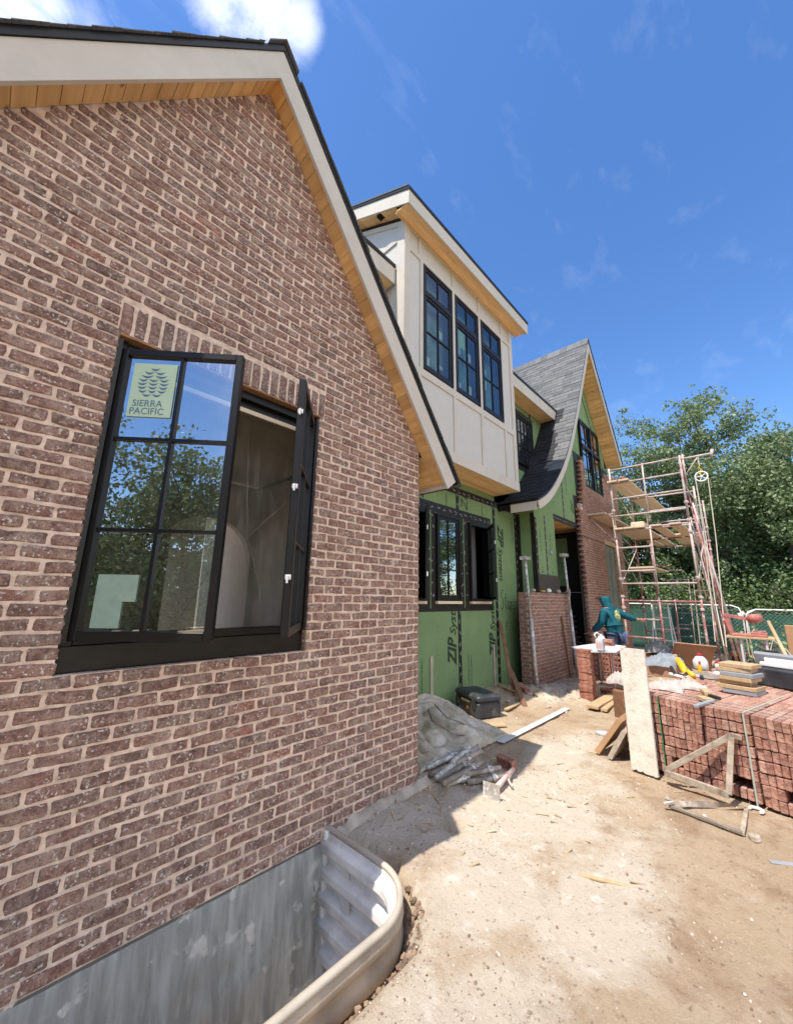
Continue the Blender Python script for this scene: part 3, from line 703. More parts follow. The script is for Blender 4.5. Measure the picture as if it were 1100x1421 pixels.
# ----------------------------------------------------------------- main two-storey block
G=1.36; GX1=7.72
def tape(mb,x0,x1,z0,z1,y,marks=True,along='z'):
    mb.box(x0,x1,y-.004,y-.001,z0,z1,0)
    if marks:
        L_=(z1-z0) if along=='z' else (x1-x0); n=int(L_/.16)
        for i in range(n):
            c=(i+.5)/n*L_+random.uniform(-.02,.02)
            for q in range(3):
                if along=='z':
                    xm=(x0+x1)/2+random.uniform(-.3,.3)*(x1-x0); h=random.uniform(.012,.035); mb.box(xm-.006,xm+.006,y-.006,y-.0045,z0+c+q*.018-h/2,z0+c+q*.018+h/2,1)
                else:
                    zm=(z0+z1)/2+random.uniform(-.15,.15)*(z1-z0)-q*.008; h=random.uniform(.012,.03); mb.box(x0+c+q*.022-h/2,x0+c+q*.022+h/2,y-.006,y-.0045,zm-.006,zm+.006,1)
sh=sub('sheathing_wall',house,(5,G,0)); sh['label']='green sheathing panels with black taped seams below the bay'
GWIN=[(4.22,4.60,1.56,2.95),(4.88,5.52,1.56,2.95),(5.83,6.47,1.56,2.95)]
a=MB(); seams=[HX1,4.27,5.51,6.76,GX1]
for x0,x1 in zip(seams,seams[1:]):
    wall_open(a,x0+.002,x1-.002,-.02,3.44,[(max(x0+.002,o[0]),min(x1-.002,o[1]),o[2],o[3]) for o in GWIN if o[0]<x1 and o[1]>x0],G,G+.012)
    a.box(x0+.002,x1-.002,G,G+.012,3.446,4.6)
a.build('green_panels',M['zip'],sh)
a=MB(); tape(a,5.47,5.56,3.1,3.44,G); tape(a,5.47,5.56,-.02,1.44,G); tape(a,6.72,6.81,-.02,3.44,G); tape(a,4.23,4.31,-.02,1.44,G); tape(a,2.9,GX1,3.40,3.52,G-.001,True,'x'); tape(a,GX1-.10,GX1+.002,1.3,3.9,G-.002)
a.box(GX1-.12,GX1+.0,G-.003,G-.0015,-.02,1.8,0)
# window surrounds: wide tape
tape(a,4.05,6.62,2.97,3.13,G-.003,True,'x'); tape(a,4.05,6.62,1.40,1.55,G-.003,False,'x')
for x0,x1 in ((4.60,4.88),(5.52,5.83),(6.47,6.62)): tape(a,x0,x1,1.55,2.97,G-.0035)
a.build('flashing_tape',[M['tape'],M['print']],sh)
a=MB(); 
for xc in (4.735,5.665): a=MB(); a.box(xc-.007,xc+.007,G-.018,G-.0045,1.45,2.98); a.build('green_spline',M['zip'],sh)
a=MB(); 
for x,z0,z1 in ((4.755,.08,.76),(6.575,.06,.80)): a.bbox(x-.03,x+.03,G-.02,G-.004,z0,z1,.002)
a.build('brick_tie_straps',M['galvd'],sh)
a=MB()
for i in range(260):
    x=random.uniform(4.3,GX1-.1); z=random.uniform(0,3.4)
    if any(o[0]-.3<x<o[1]+.3 and 1.4<z<3.1 for o in GWIN): continue
    if random.random()<.7: x=round(x/.41)*.41
    a.box(x-.005,x+.005,G-.003,G-.001,z-.005,z+.005)
a.build('nail_heads',M['ink'],sh)
def vtext(body,x,z,size,down=False,shear=.25,y=G-.003,sx=1,par=sh,bold=0.0):
    # letters run vertically on the wall; up by default, down if asked
    Rz=Matrix.Rotation(math.radians(-90 if down else 90),4,'Y').inverted()
    return text_obj(body,size,Matrix.Translation((x,y,z))@Rz@UP,M['ink'],par,'printed_lettering',shear,sx=sx,bold=bold)
def zipsys(x,z,down=False,s=1,par=sh,y=G-.003):
    vtext('ZIP',x,z,.31*s,down,.3,y,.88,par,.011); vtext('System',x,z+(-.44 if down else .44)*s,.23*s,down,.3,y,.98,par,.003)
zipsys(5.40,.58); zipsys(6.66,.58); zipsys(6.90,3.05,True); 
vtext('ZI',4.58,3.13,.30); vtext('ZI',5.83,3.14,.30)
for x,z,d in ((4.56,.25,0),(5.77,.22,0),(5.85,.20,0),(7.10,.72,0),(7.15,.72,0),(5.20,3.14,0),(6.35,3.14,0)): vtext('DO NOT REMOVE  THIS SIDE OUT',x,z,.040,bool(d),0,sx=.8 if z<3 else .35)
for x in (7.55,7.50): vtext('INSTALL PANEL THIS SIDE OUT',x,2.75,.04,False,0,sx=1.0)
# handwriting "Stucco"
def pen(pts,parent,r=.0045,y=G-.004):
    a=MB(); a.tube([(p[0],y,p[1]) for p in pts],r,5); return a
def script_word(x,z,s,strokes,par,y=G-.004,r=.005):
    a=MB()
    for st in strokes: a.tube([(x+p[0]*s,y,z+p[1]*s) for p in st],r,5)
    return a.build('handwriting',M['ink'],par)
stk=[[(.28,.95),(.18,1.0),(.05,.88),(.08,.68),(.22,.5),(.25,.25),(.12,.02),(.0,.12)],
     [(.5,.85),(.45,.3),(.5,.05),(.6,.1)],[(.36,.6),(.64,.62)],
     [(.72,.45),(.7,.15),(.78,.02),(.9,.15),(.92,.45),(.92,.1),(.97,.03)],
     [(1.22,.4),(1.1,.42),(1.04,.2),(1.12,.02),(1.25,.08)],[(1.5,.4),(1.38,.42),(1.32,.2),(1.4,.02),(1.53,.08)],
     [(1.72,.42),(1.62,.3),(1.64,.08),(1.76,.02),(1.86,.15),(1.82,.38),(1.72,.42)]]
script_word(6.92,1.40,.38,stk,sh)
# ground-floor windows in the green wall
def fixed_unit(name,par,x0,x1,z0,z1,y,cols,rows,depth=.05,fw=.05,label=None):
    w=sub(name,par,(x0,y,z0)); 
    if label: w['label']=label
    a=MB(); a.bbox(x0,x0+.035,y-depth,y+.08,z0,z1,.003); a.bbox(x1-.035,x1,y-depth,y+.08,z0,z1,.003); a.bbox(x0+.035,x1-.035,y-depth+.001,y+.08,z0,z0+.035,.003); a.bbox(x0+.035,x1-.035,y-depth+.001,y+.08,z1-.035,z1,.003)
    a.build('frame',M['black'],w)
    sash('sash',w,x1-x0-.07,z1-z0-.07,.04,cols,rows,fw,place(x0+.035,y-depth+.035,z0+.035))
    return w
fixed_unit('ground_floor_window',house,4.88,5.52,1.56,2.95,G,2,3,label='closed middle window of the taped row in the green wall')
for (x0,x1,hinge) in ((5.83,6.47,1),(3.98,4.60,1)):
    w=sub('ground_floor_window',house,(x0,G,1.56)); w['label']='casement in the taped row swung open on its right hinge'
    a=MB(); z0,z1=1.56,2.95
    a.bbox(x0,x0+.04,G-.05,G+.08,z0,z1,.003); a.bbox(x1-.04,x1,G-.05,G+.08,z0,z1,.003); a.bbox(x0+.04,x1-.04,G-.049,G+.08,z0,z0+.05,.003); a.bbox(x0+.04,x1-.04,G-.049,G+.08,z1-.05,z1,.003); a.build('frame',M['black'],w)
    T=place(x1-.02,G-.05,z0+.03,math.radians(180+41)); sash('open_sash',w,.56,1.33,.04,2,3,.045,T)
    a=MB(); 
    for zz in (.3,.95): a.bbox(.555,.59,-.01,.01,zz,zz+.06,.003,0,T)
    a.build('keeper_latches',M['white'],w)
a=MB()
for x0,x1 in ((4.15,4.60),(4.86,5.53),(5.82,6.48)): a.bbox(x0,x1,G-.06,G-.005,1.515,1.558,.003)
a.build('timber_sills',M['plank'],sh)
# dark rooms behind
a=MB(); a.box(HX1+.05,GX1+.1,G+.9,G+1.0,0,3.5); a.box(HX1+.05,GX1,G+.02,G+3,3.5,3.55); a.box(HX1+.05,GX1,G+.02,G+3,-.01,.02); a.box(5.68,5.72,G+.02,G+.9,0,3.4); a.build('ground_floor_rooms',M['void'],house)
a=MB(); a.box(6.36,6.56,G+.30,G+.33,0,3.2); a.build('grey_door_panel',mat('grey_panel',(.36,.35,.36),.7),house)
# bay -------------------------------------------------------------
B=.84; BX0,BX1,BZ0,BZ1=3.5,6.81,3.63,7.20
bay=sub('projecting_bay',house,(5,B,BZ0)); bay['label']='pale panelled bay with three tall black windows overhanging the green wall'
BW=[(3.92,4.68),(4.76,5.50),(5.60,6.34)]; BWZ=(4.90,6.72)
a=MB(); wall_open(a,BX0,BX1,BZ0+.02,BZ1,[(x0,x1,*BWZ) for x0,x1 in BW],B,B+.03)
def sidep(x,s): a.prism([(B+.031,BZ0+.02),(4.0,BZ0+.02),(4.0,BZ1+.53*(4-B)),(B+.031,BZ1)],0,min(x,x+s*.03),max(x,x+s*.03))
sidep(BX0,1); sidep(BX1,-1); a.build('siding',M['siding'],bay)
a=MB(); t=.022
def batten(x0,x1,z0,z1,d=t): a.bbox(x0,x1,B-d,B-.0005,z0,z1,.002)
batten(BX0-.022,BX0+.10,BZ0+.18,BZ1); batten(BX1-.10,BX1+.022,BZ0+.18,BZ1)
batten(BX0-.024,BX1+.024,BZ0-.0,BZ0+.178,.032)
batten(BX0+.10,BX1-.10,4.76,4.88,.020); batten(BX0+.1,BX1-.1,6.74,6.82,.0195)
for x in (3.84,4.72,5.55,6.40): batten(x-.035,x+.035,BZ0+.18,4.76,.021)
for x in (3.88,4.72,5.55,6.38): batten(x-.036,x+.036,4.88,6.74,.021)
for x in (3.84,4.72,5.55,6.40): batten(x-.03,x+.03,6.82,BZ1-.06,.020)
batten(BX0+.1,BX1-.1,BZ1-.06,BZ1,.0205)
# side battens
for xx,s in ((BX0,-1),(BX1,1)):
    x_0,x_1=(xx-.022,xx-.0005) if s<0 else (xx+.0005,xx+.022)
    a.bbox(x_0,x_1,B,B+.14,BZ0+.18,BZ1+.0,.002); a.box(x_0+.001,x_1-.001,B+.14,3.0,BZ1-.30,BZ1-.22); a.box(x_0-.002,x_1-.002,B-.03,G,BZ0,BZ0+.178)
    a.prism([(B,BZ1-.085),(3.5,BZ1+.53*2.66-.085),(3.5,BZ1+.53*2.66),(B,BZ1)],0,x_0+.002,x_1-.002)
a.build('battens',M['trim'],bay)
a=MB(); n=6
for i in range(n):
    y0=B-.028+i*(G-B+.028)/n; a.box(BX0,BX1,y0+.001,y0+(G-B+.028)/n-.001,BZ0+.004,BZ0+.02)
a.build('bay_underside',M['pineY'],bay)
a=MB(); a.lathe([(.05,0),(.05,.003)],(4.72,1.0,BZ0+.0005),16); a.build('downlight_hole',M['void'],bay)
for i,(x0,x1) in enumerate(BW):
    w=sub('bay_window',house,(x0,B,BWZ[0])); w['label']=['nearest bay window','middle bay window with green sticker','farthest bay window'][i]
    a=MB(); z0,z1=BWZ; zt=z1-.50; y=B
    for p in ((x0,x0+.04,z0,z1),(x1-.04,x1,z0,z1)): a.bbox(p[0],p[1],y-.03,y+.07,p[2],p[3],.003)
    for p in ((z0,z0+.04),(z1-.04,z1),(zt-.035,zt+.035)): a.bbox(x0+.04,x1-.04,y-.029,y+.07,p[0],p[1],.003)
    a.build('frame',M['black'],w)
    sash('sash',w,x1-x0-.08,zt-z0-.075,.035,2,2,.045,place(x0+.04,y,z0+.04),gm='glass2'); sash('transom_sash',w,x1-x0-.08,z1-zt-.075,.035,2,1,.035,place(x0+.04,y,zt+.035),gm='glass2')
    a=MB(); 
    for q in range(4): sx=x0+random.choice((.09,.42)); sz=random.choice((z0+.1,z0+.75,z0+.45,zt+.06)); a.box(sx,sx+.10,y+.02,y+.022,sz,sz+random.uniform(.08,.2))
    a.build('stickers',mat('pale_stickers',(.62,.70,.66),.7),w)
    if i==1: a=MB(); a.box(x0+.10,x0+.33,y+.012,y+.014,zt-.42,zt-.10); a.build('label_sheet',M['sticker'],w)
a=MB(); a.box(BX0+.05,BX1-.05,B+.16,B+.18,3.7,7.1); a.box(BX0+.05,BX1-.05,G,2.0,3.68,3.72); a.build('bay_room',mat('teal_wrap',(.20,.33,.31),.7,var=.35,vscale=3,col2=(.33,.45,.43),c2s=2.5),house)
# bay roof
rs=.53; ox0,ox1,oy=3.27,7.09,.56; oz=7.115
def tilt(y): return oz+rs*(y-oy)
br=sub('bay_roof',house,(5,.6,7)); br['label']='low sloping roof with pale fascia and pine soffit over the bay'
a=MB(); a.box(ox0+.02,ox1-.02,oy,oy+.025,oz,oz+.235); 
for x0 in (ox0,ox1-.02): a.prism([(oy,oz),(4.2,tilt(4.2)),(4.2,tilt(4.2)+.235),(oy,oz+.235)],0,x0,x0+.02)
a.build('fascia',M['trim'],br)
a=MB(); a.box(ox0-.012,ox1+.012,oy-.014,oy+.03,oz+.236,oz+.29)
for x0 in (ox0-.013,ox1-.015): a.prism([(oy+.03,oz+.236+rs*.03),(4.2,tilt(4.2)+.236),(4.2,tilt(4.2)+.30),(oy+.03,oz+.30)],0,x0,x0+.028)
a.build('drip_edge',M['black'],br)
a=MB(); n=4
for i in range(n):
    y0=oy+.026+i*(B-oy-.05)/n; a.box(ox0+.021,ox1-.021,y0+.001,y0+(B-oy-.05)/n-.001,oz+.03+rs*(i+.5)*.06*.2,oz+.045+rs*(i+.5)*.06*.2)
a.box(ox0+.021,ox1-.021,B-.025,B,oz+.03,oz+.05)
a.build('soffit_boards',M['pineY'],br)
rsb=(MB(),MB()); y=B
while y<3.6:
    for q_,(x0,x1) in enumerate(((ox0+.021,BX0-.022),(BX1+.022,ox1-.021))): rsb[q_].prism([(y+.001,tilt(y)+.0),(y+.119,tilt(y+.119)+.0),(y+.119,tilt(y+.119)+.014),(y+.001,tilt(y)+.014)],0,x0,x1)
    y+=.12
for q_ in rsb: q_.build('rake_soffit_boards',M['pineX'],br)
a=MB(); a.bbox(3.30,3.40,1.15,1.27,tilt(1.21)-.02,tilt(1.21)+.02,.002); a.build('soffit_vent',M['void'],br)
a=MB(); a.prism([(oy,oz+.292),(6.5,tilt(6.5)+.26),(6.5,tilt(6.5)+.30),(oy,oz+.315)],0,ox0-.02,ox1+.02); a.prism([(oy+.03,oz+.06),(6.5,tilt(6.5)+.06),(6.5,tilt(6.5)+.2),(oy+.03,oz+.2)],0,ox0+.03,ox1-.03); a.build('roof_covering',M['shingle'],br)
# upper storey wall + main eave
a=MB(); W2=(7.92,8.78,4.66,5.90)
wall_open(a,BX1+.0,10.35,3.5,6.5,[W2],G,G+.012); a.build('green_panels',M['zip'],sh)
a=MB(); a.box(2.65,BX0,G,G+.03,4.0,6.6); a.build('upper_siding',M['siding'],house)
fixed_unit('upper_window',house,W2[0],W2[1],W2[2],W2[3],G,4,3,label='upper window in the green wall between the bay and the far gable')
a=MB(); tape(a,W2[0]-.1,W2[1]+.12,W2[3],W2[3]+.13,G,True,'x'); tape(a,W2[0]-.1,W2[1]+.12,W2[2]-.14,W2[2],G,False,'x'); tape(a,W2[1],W2[1]+.12,W2[2],W2[3],G); tape(a,8.72,8.8,6.03,6.3,G); a.build('flashing_tape',[M['tape'],M['print']],sh)
me_=sub('main_eave',house,(5,1,6.2)); me_['label']='level pale eave of the main roof behind the bay'
for x0,x1 in ((2.55,BX0-.03),(BX1+.03,10.22)):
    a=MB(); a.box(x0,x1,1.0,1.025,6.15,6.42)
    if x0>5: a.box(10.197,10.222,1.0245,2.2,6.15,6.42)
    a.build('fascia',M['trim'],me_)
    a=MB(); a.box(x0,x1+(.013 if x0>5 else 0),.985,1.03,6.422,6.48); a.build('drip_edge',M['black'],me_)
    a=MB()
    for i in range(3): a.box(x0,x1-(.025 if x0>5 else 0),1.027+i*.111,1.135+i*.111,6.17,6.19)
    a.build('soffit_boards',M['pineY'],me_)
    a=MB(); a.prism([(.99,6.482),(5.5,6.482+4.51*.75),(5.5,6.46+4.51*.75),(1.0,6.46)],0,x0,x1+(.013 if x0>5 else 0)); a.build('roof_slope',M['shingle'],me_)
a=MB()
a.prism([(5.5,6.46+4.5*.75),(10.5,6.2),(10.5,6.1),(5.5,6.3+4.5*.75)],0,2.6,10.2)
a.build('main_roof',M['shingle'],me_)
a=MB(); a.box(-.9,14.2,9.6,9.7,0,2.7); a.box(2.7,14.2,9.55,9.599,2.7,6.5); a.box(2.65,2.7,2.0,9.6,3.3,6.5); a.box(14.15,14.2,1.0,9.6,0,5.0); a.build('rear_walls',M['siding'],house)
# ----------------------------------------------------------------- gable 3
P3=[(6.90,3.47),(7.36,3.70),(7.84,4.06),(8.35,4.56),(8.85,5.18),(9.30,5.88),(9.70,6.54),(11.28,9.30),(13.80,6.00)]
RY=.5; TW=.24
R3=sub('flared_gable_roof',house,(11,.5,6)); R3['label']='far gable roof of grey shingles flaring out in a curve on its near side'
def off_poly(pts,o):
    P=[Vector(p) for p in pts]; res=[]
    for i in range(len(P)):
        d=Vector((0,0))
        if i>0: d+=(P[i]-P[i-1]).normalized()
        if i<len(P)-1: d+=(P[i+1]-P[i]).normalized()
        d.normalize(); nn=Vector((-d.y,d.x)); c=1
        if 0<i<len(P)-1:
            e_=(P[i]-P[i-1]).normalized(); c=max(.35,nn.dot(Vector((-e_.y,e_.x))))
        res.append(P[i]+nn*(o/c))
    return res
# smooth the curve
def smooth_curve(pts,k,rep=4):
    o=[]
    n=len(pts)
    for i in range(n-1):
        p0=Vector(pts[max(i-1,0)]);p1=Vector(pts[i]);p2=Vector(pts[i+1]);p3=Vector(pts[min(i+2,n-1)])
        for t in range(rep):
            u=t/rep; o.append(tuple(.5*((2*p1)+(p2-p0)*u+(2*p0-5*p1+4*p2-p3)*u*u+(3*p1-p0-3*p2+p3)*u**3)))
    o.append(pts[-1]); return o
L3=smooth_curve(P3[:7]+[(10.1,7.24)],0)[:-1]+[(10.1,7.24),(11.28,9.30)]
full=L3+[(13.80,6.00)]
a=MB(); profile_strip(a,full,-.21,-.045,RY,RY+.03); a.build('rake_fascia',M['trim'],R3)
a=MB(); profile_strip(a,full,-.044,-.005,RY-.012,RY+.035); a.build('drip_edge',M['black'],R3)
lo=off_poly(full,-.19); a=MB()
for i in range(len(lo)-1):
    p,q=lo[i],lo[i+1]; L_=(q-p).length; n=max(1,round(L_/.14)); nn=Vector((-(q-p).y,(q-p).x)).normalized()
    for j in range(n):
        s=p+(q-p)*(j/n+.0008); e2=p+(q-p)*((j+1)/n-.0008); a.prism([tuple(s),tuple(e2),tuple(e2+nn*.02),tuple(s+nn*.02)],1,RY+.031,.95)
a.build('rake_soffit',M['pineX'],R3)
a=MB(); a.box(6.89,6.912,RY+.031,1.05,3.255,3.42); a.build('eave_return',M['trim'],R3)
a=MB(); a.box(6.87,6.895,RY-.01,1.06,3.43,3.475); a.build('drip_edge',M['black'],R3)
a=MB(); profile_strip(a,full,-.15,-.04,RY+.036,7.5); a.build('roof_deck',M['void'],R3)
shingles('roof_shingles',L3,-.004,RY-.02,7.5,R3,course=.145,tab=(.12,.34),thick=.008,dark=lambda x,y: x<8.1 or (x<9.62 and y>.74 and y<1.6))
shingles('roof_shingles',[(13.80,6.00),(11.28,9.30)],-.004,RY-.02,7.5,R3,course=.145,tab=(.3,.5))
a=MB(); y=RY-.02
while y<7.4: a.prism([(11.13,9.06),(11.28,9.315),(11.42,9.13),(11.42,9.145),(11.28,9.335),(11.13,9.075)],1,y,y+.2); y+=.205
a.build('ridge_cap',M['shingle'],R3)
# gable-3 walls
g3=sub('far_gable_wall',house,(11,.95,0)); g3['label']='far gable wall, part green sheathing and part new brick with a toothed edge'
GY=.95; X3a,X3b=7.72,14.25; OX0,OX1,OZ=8.78,10.85,3.42
W3=(11.05,12.70,4.72,6.72); BWN=(12.25,13.35,.0,3.22)
wl_=off_poly(full,-.20)
def roofz(x):
    P=wl_
    for p,q in zip(P,P[1:]):
        if min(p.x,q.x)<=x<=max(p.x,q.x) and abs(q.x-p.x)>1e-6: return p.y+(q.y-p.y)*(x-p.x)/(q.x-p.x)
    return 3.3
a=MB(); xsn=sorted(set([X3a,OX0,OX1,W3[0],W3[1],X3b,11.28,BWN[0],BWN[1]]+[round(x,2) for x in np.arange(7.9,14.2,.25)]))
for x0,x1 in zip(xsn,xsn[1:]):
    m=(x0+x1)/2; zb=0 if not (OX0<m<OX1) else OZ; segs=[(zb,None)]
    ops=[o for o in (W3,BWN) if o[0]<m<o[1]]
    z=zb
    for o in ops:
        if o[2]>z: a.box(x0,x1,GY,GY+.05,z,o[2])
        z=o[3]
    a.prism([(x0,z),(x1,z),(x1,max(roofz(x1),z+.01)),(x0,max(roofz(x0),z+.01))],1,GY,GY+.05)
a.box(X3a,X3a+.05,GY+.051,G-.001,0,3.6)
a.build('green_panels',M['zip'],g3)
# brick veneer on the far gable
FB=lambda u,w,d:(u,.85+d,w)
def iv3(z0,z1):
    k=round(z0/CH); ed=10.28+(.10 if k%2 else 0)+.05*math.sin(z0*1.3)
    if z0>4.4: ed=10.62+(.09 if k%2 else 0)
    elif z0>3.9: ed+=.25
    if z1>5.55: return []
    hi=X3b; 
    iv=[(ed,hi)]
    if z1>5.2: iv=[(10.95,11.0),(12.95,hi)] if z1>5.4 else [(ed,hi)]
    if z1>W3[2] : iv=intervals_sub(iv,W3[0],W3[1])
    if z0<BWN[3]: iv=intervals_sub(iv,BWN[0],BWN[1])
    return iv
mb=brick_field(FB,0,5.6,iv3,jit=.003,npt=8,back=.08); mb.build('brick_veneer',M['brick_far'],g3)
a=MB()
for (x0,x1,z0,z1) in ((10.42,BWN[0]-.005,0,3.2),(BWN[1]+.005,X3b-.01,0,3.2),(10.42,X3b-.01,3.24,4.1),(10.75,X3b-.01,4.1,4.7),(10.78,11.04,4.7,5.4),(W3[1]+.01,X3b-.01,4.7,5.3)): a.box(x0,x1,.860,.948,z0,z1)
a.build('mortar',M['mortar_far'],g3)
a=MB(); a.box(10.2,10.8,GY-.008,GY-.002,0,4.3); a.box(10.45,11.04,GY-.0085,GY-.0015,4.25,5.6); a.box(W3[1],W3[1]+.9,GY-.008,GY-.002,4.6,5.75); a.box(W3[0]-.12,W3[1]+.12,GY-.012,GY-.009,W3[3],W3[3]+.13); a.box(W3[1],W3[1]+.12,GY-.012,GY-.009,W3[2],W3[3]); a.build('black_paper',M['tape'],g3)
a=MB(); tape(a,X3a,X3a+.09,1.9,3.3,GY); tape(a,8.22,8.27,2.1,3.4,GY); tape(a,OX0-.02,10.25,OZ,OZ+.13,GY,True,'x'); tape(a,9.42,9.47,OZ+.13,5.4,GY); a.build('flashing_tape',[M['tape'],M['print']],g3)
a=MB(); 
for p,q in (((10.4,3.6+3.5),(11.35,8.2)),((11.35,8.2),(13.6,5.2))): a.bar((p[0],GY-.003,p[1]),(q[0],GY-.003,q[1]),.005,.05,b=0)
a.build('slanting_tape',M['tape'],g3)
a=MB(); tape(a,X3a-.0,X3a,0,0,GY,False)
a=MB(); a.box(X3a-.004,X3a-.001,GY,GY+.09,1.3,3.4); a.box(X3a-.004,X3a-.001,G-.09,G-.004,1.3,3.4); a.box(X3a-.003,X3a-.0005,GY+.09,G-.09,0,1.75); a.box(X3a,X3a+.02,GY-.004,GY-.001,0,1.9); a.build('corner_tape',M['tape'],g3)
a=MB(); a.box(X3a,OX0+.02,GY-.02,GY-.006,1.70,2.12); a.build('brown_flashing',M['brownm'],g3)
for x,z in ((8.0,2.15),(8.55,2.15)): vtext('E11',x,z,.09,False,0,GY-.004,1,g3)
for x,z,s_ in ((7.98,2.6,.9),(8.5,2.55,.9),(9.75,4.2,1.2),(9.3,4.3,1.2)): vtext('INSTALL PANEL SIDE OUT',x,z,.045,False,0,GY-.004,s_,g3)
vtext('ZIP',10.15,3.75,.26,False,.3,GY-.004,.9,g3)
a=MB(); a.lathe([(.045,0),(.05,.02),(.03,.035)],(0,0,0),10); T=Matrix.Translation((8.45,GY-.002,2.62))@Matrix.Rotation(math.radians(90),4,'X'); a.v=[tuple(T@Vector(v)) for v in a.v]; a.build('junction_box',M['grey'],g3)
# porch recess
po=sub('porch_recess',house,(9.8,1.5,0))
a=MB(); n=12
for i in range(n):
    x0=OX0+i*(OX1-OX0)/n; a.box(x0+.002,x0+(OX1-OX0)/n-.002,GY+.05,2.5,OZ-.0,OZ+.02)
a.build('pine_ceiling',M['pineX'],po)
a=MB(); a.box(OX1-.03,OX1-.001,1.42,2.44,1.98,3.27); a.build('green_side_wall',M['zip'],po); a=MB(); a.box(OX0-.05,OX0-.001,GY+.05,2.5,0,3.4); a.build('green_back_wall',M['zip'],po)
a=MB(); a.box(OX0,OX1,2.451,2.52,3.25,3.4); a.box(OX0,OX1,2.46,2.55,0,1.95); a.box(10.05,OX1,2.452,2.52,0,3.25); a.box(OX1,OX1+.05,GY+.05,2.5,0,3.4); a.box(OX1-.05,OX1-.031,1.15,1.52,1.55,2.72); a.box(OX1-.034,OX1-.0305,1.42,2.44,3.27,3.38); a.build('black_back_wall',M['tape'],po)
a=MB(); a.box(OX1-.14,OX1-.12,1.0,1.75,1.80,1.815); a.build('pale_pipe',M['white'],po)
FQ=lambda u,w,d:(OX1-.12+d,u,w)
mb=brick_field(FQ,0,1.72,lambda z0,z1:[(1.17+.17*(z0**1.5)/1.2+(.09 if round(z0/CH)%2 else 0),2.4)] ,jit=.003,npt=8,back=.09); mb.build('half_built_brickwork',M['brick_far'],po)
a=MB(); a.prism([(1.27,0),(2.4,0),(2.4,1.70),(1.60,1.70)],0,OX1-.11,OX1-.035); a.build('mortar',M['mortar_far'],po)
# brick pier in front
pr=sub('brick_pier',house,(8,.82,0)); pr['label']='low brick pier below the brown flashing at the porch'
FP=lambda u,w,d:(u,.82+d,w); mb=brick_field(FP,0,1.76,lambda a_,b_:[(7.10,8.95)],jit=.003,npt=8,back=.08)
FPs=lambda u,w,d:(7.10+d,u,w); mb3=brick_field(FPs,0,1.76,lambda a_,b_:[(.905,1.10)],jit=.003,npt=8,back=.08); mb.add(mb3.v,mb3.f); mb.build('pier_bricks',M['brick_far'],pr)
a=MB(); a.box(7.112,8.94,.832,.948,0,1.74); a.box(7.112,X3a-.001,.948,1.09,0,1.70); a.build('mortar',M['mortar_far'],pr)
# far gable window and sheeted opening
w=fixed_unit('gable_window',house,W3[0],W3[1],W3[2],W3[3],GY-.03,4,4,.05,.05,'tall black window high in the far brick gable')
a=MB(); a.box(W3[0]+.03,W3[1]-.03,GY-.10,GY-.03,5.90,5.98); a.box((W3[0]+W3[1])/2-.04,(W3[0]+W3[1])/2+.04,GY-.101,GY-.03,W3[2]+.03,W3[3]-.03); a.build('mullions',M['black'],w)
ow=sub('sheeted_opening',house,(BWN[0],.9,0)); ow['label']='ground-floor opening behind the scaffold closed with grey plastic sheet'
a=MB(); a.box(BWN[0]-.04,BWN[1]+.12,.845,.90,3.22,3.34); a.box(BWN[1],BWN[1]+.12,.84,.90,0,3.22); a.build('timber_surround',M['lumber'],ow)
sheet('plastic_sheet',(BWN[0],.90,3.2),(BWN[1],.90,3.2),(BWN[0],.90,.05),(BWN[1],.90,.05),24,24,.05,mat('grey_plastic_sheet',(.20,.22,.19),.35,var=.15),ow,9,2)
# interior blockers
a=MB(); a.box(7.8,14.1,3.2,3.3,0,9); a.box(7.8,14.1,1.1,3.2,3.5,3.55); a.build('inner_walls',M['void'],house)
# ================================================================= WINDOW WELL
well=thing('window_well',(WELLX1-.3,-.45,0),'corrugated galvanised window well sunk in the dirt against the brick wall','window well')
def well_path(ins=0,n=10):
    r=.34-ins; pts=[(WELLX0+ins,.0)]
    c1=(WELLX0+.34,WELLY+.34); c2=(WELLX1-.34,WELLY+.34)
    for t in np.linspace(math.pi,1.5*math.pi,n): pts.append((c1[0]+r*math.cos(t),c1[1]+r*math.sin(t)))
    for x in np.linspace(c1[0]+.1,c2[0]-.1,22): pts.append((x,WELLY+ins))
    for t in np.linspace(1.5*math.pi,2*math.pi,n): pts.append((c2[0]+r*math.cos(t),c2[1]+r*math.sin(t)))
    pts.append((WELLX1-ins,-.16)); pts.append((WELLX1-ins,-.001)); return pts
rows=[]; z=.05; 
while z>-1.35: rows.append(z); z-=.009
a=MB(); vs=[]; npth=len(well_path())
for z in rows:
    ph=(z-.05)/.145*2*math.pi; s=math.cos(ph); off=.010+.046*(1-max(-1,min(1,2.4*s)))*.5
    vs+= [(p[0],p[1],z) for p in well_path(off)]
a.add(vs,[(j*npth+i,j*npth+i+1,(j+1)*npth+i+1,(j+1)*npth+i) for j in range(len(rows)-1) for i in range(npth-1)])
o=a.build('corrugated_liner',M['galv'],well,smooth=True); md=o.modifiers.new('s','SOLIDIFY'); md.thickness=.003
a=MB()
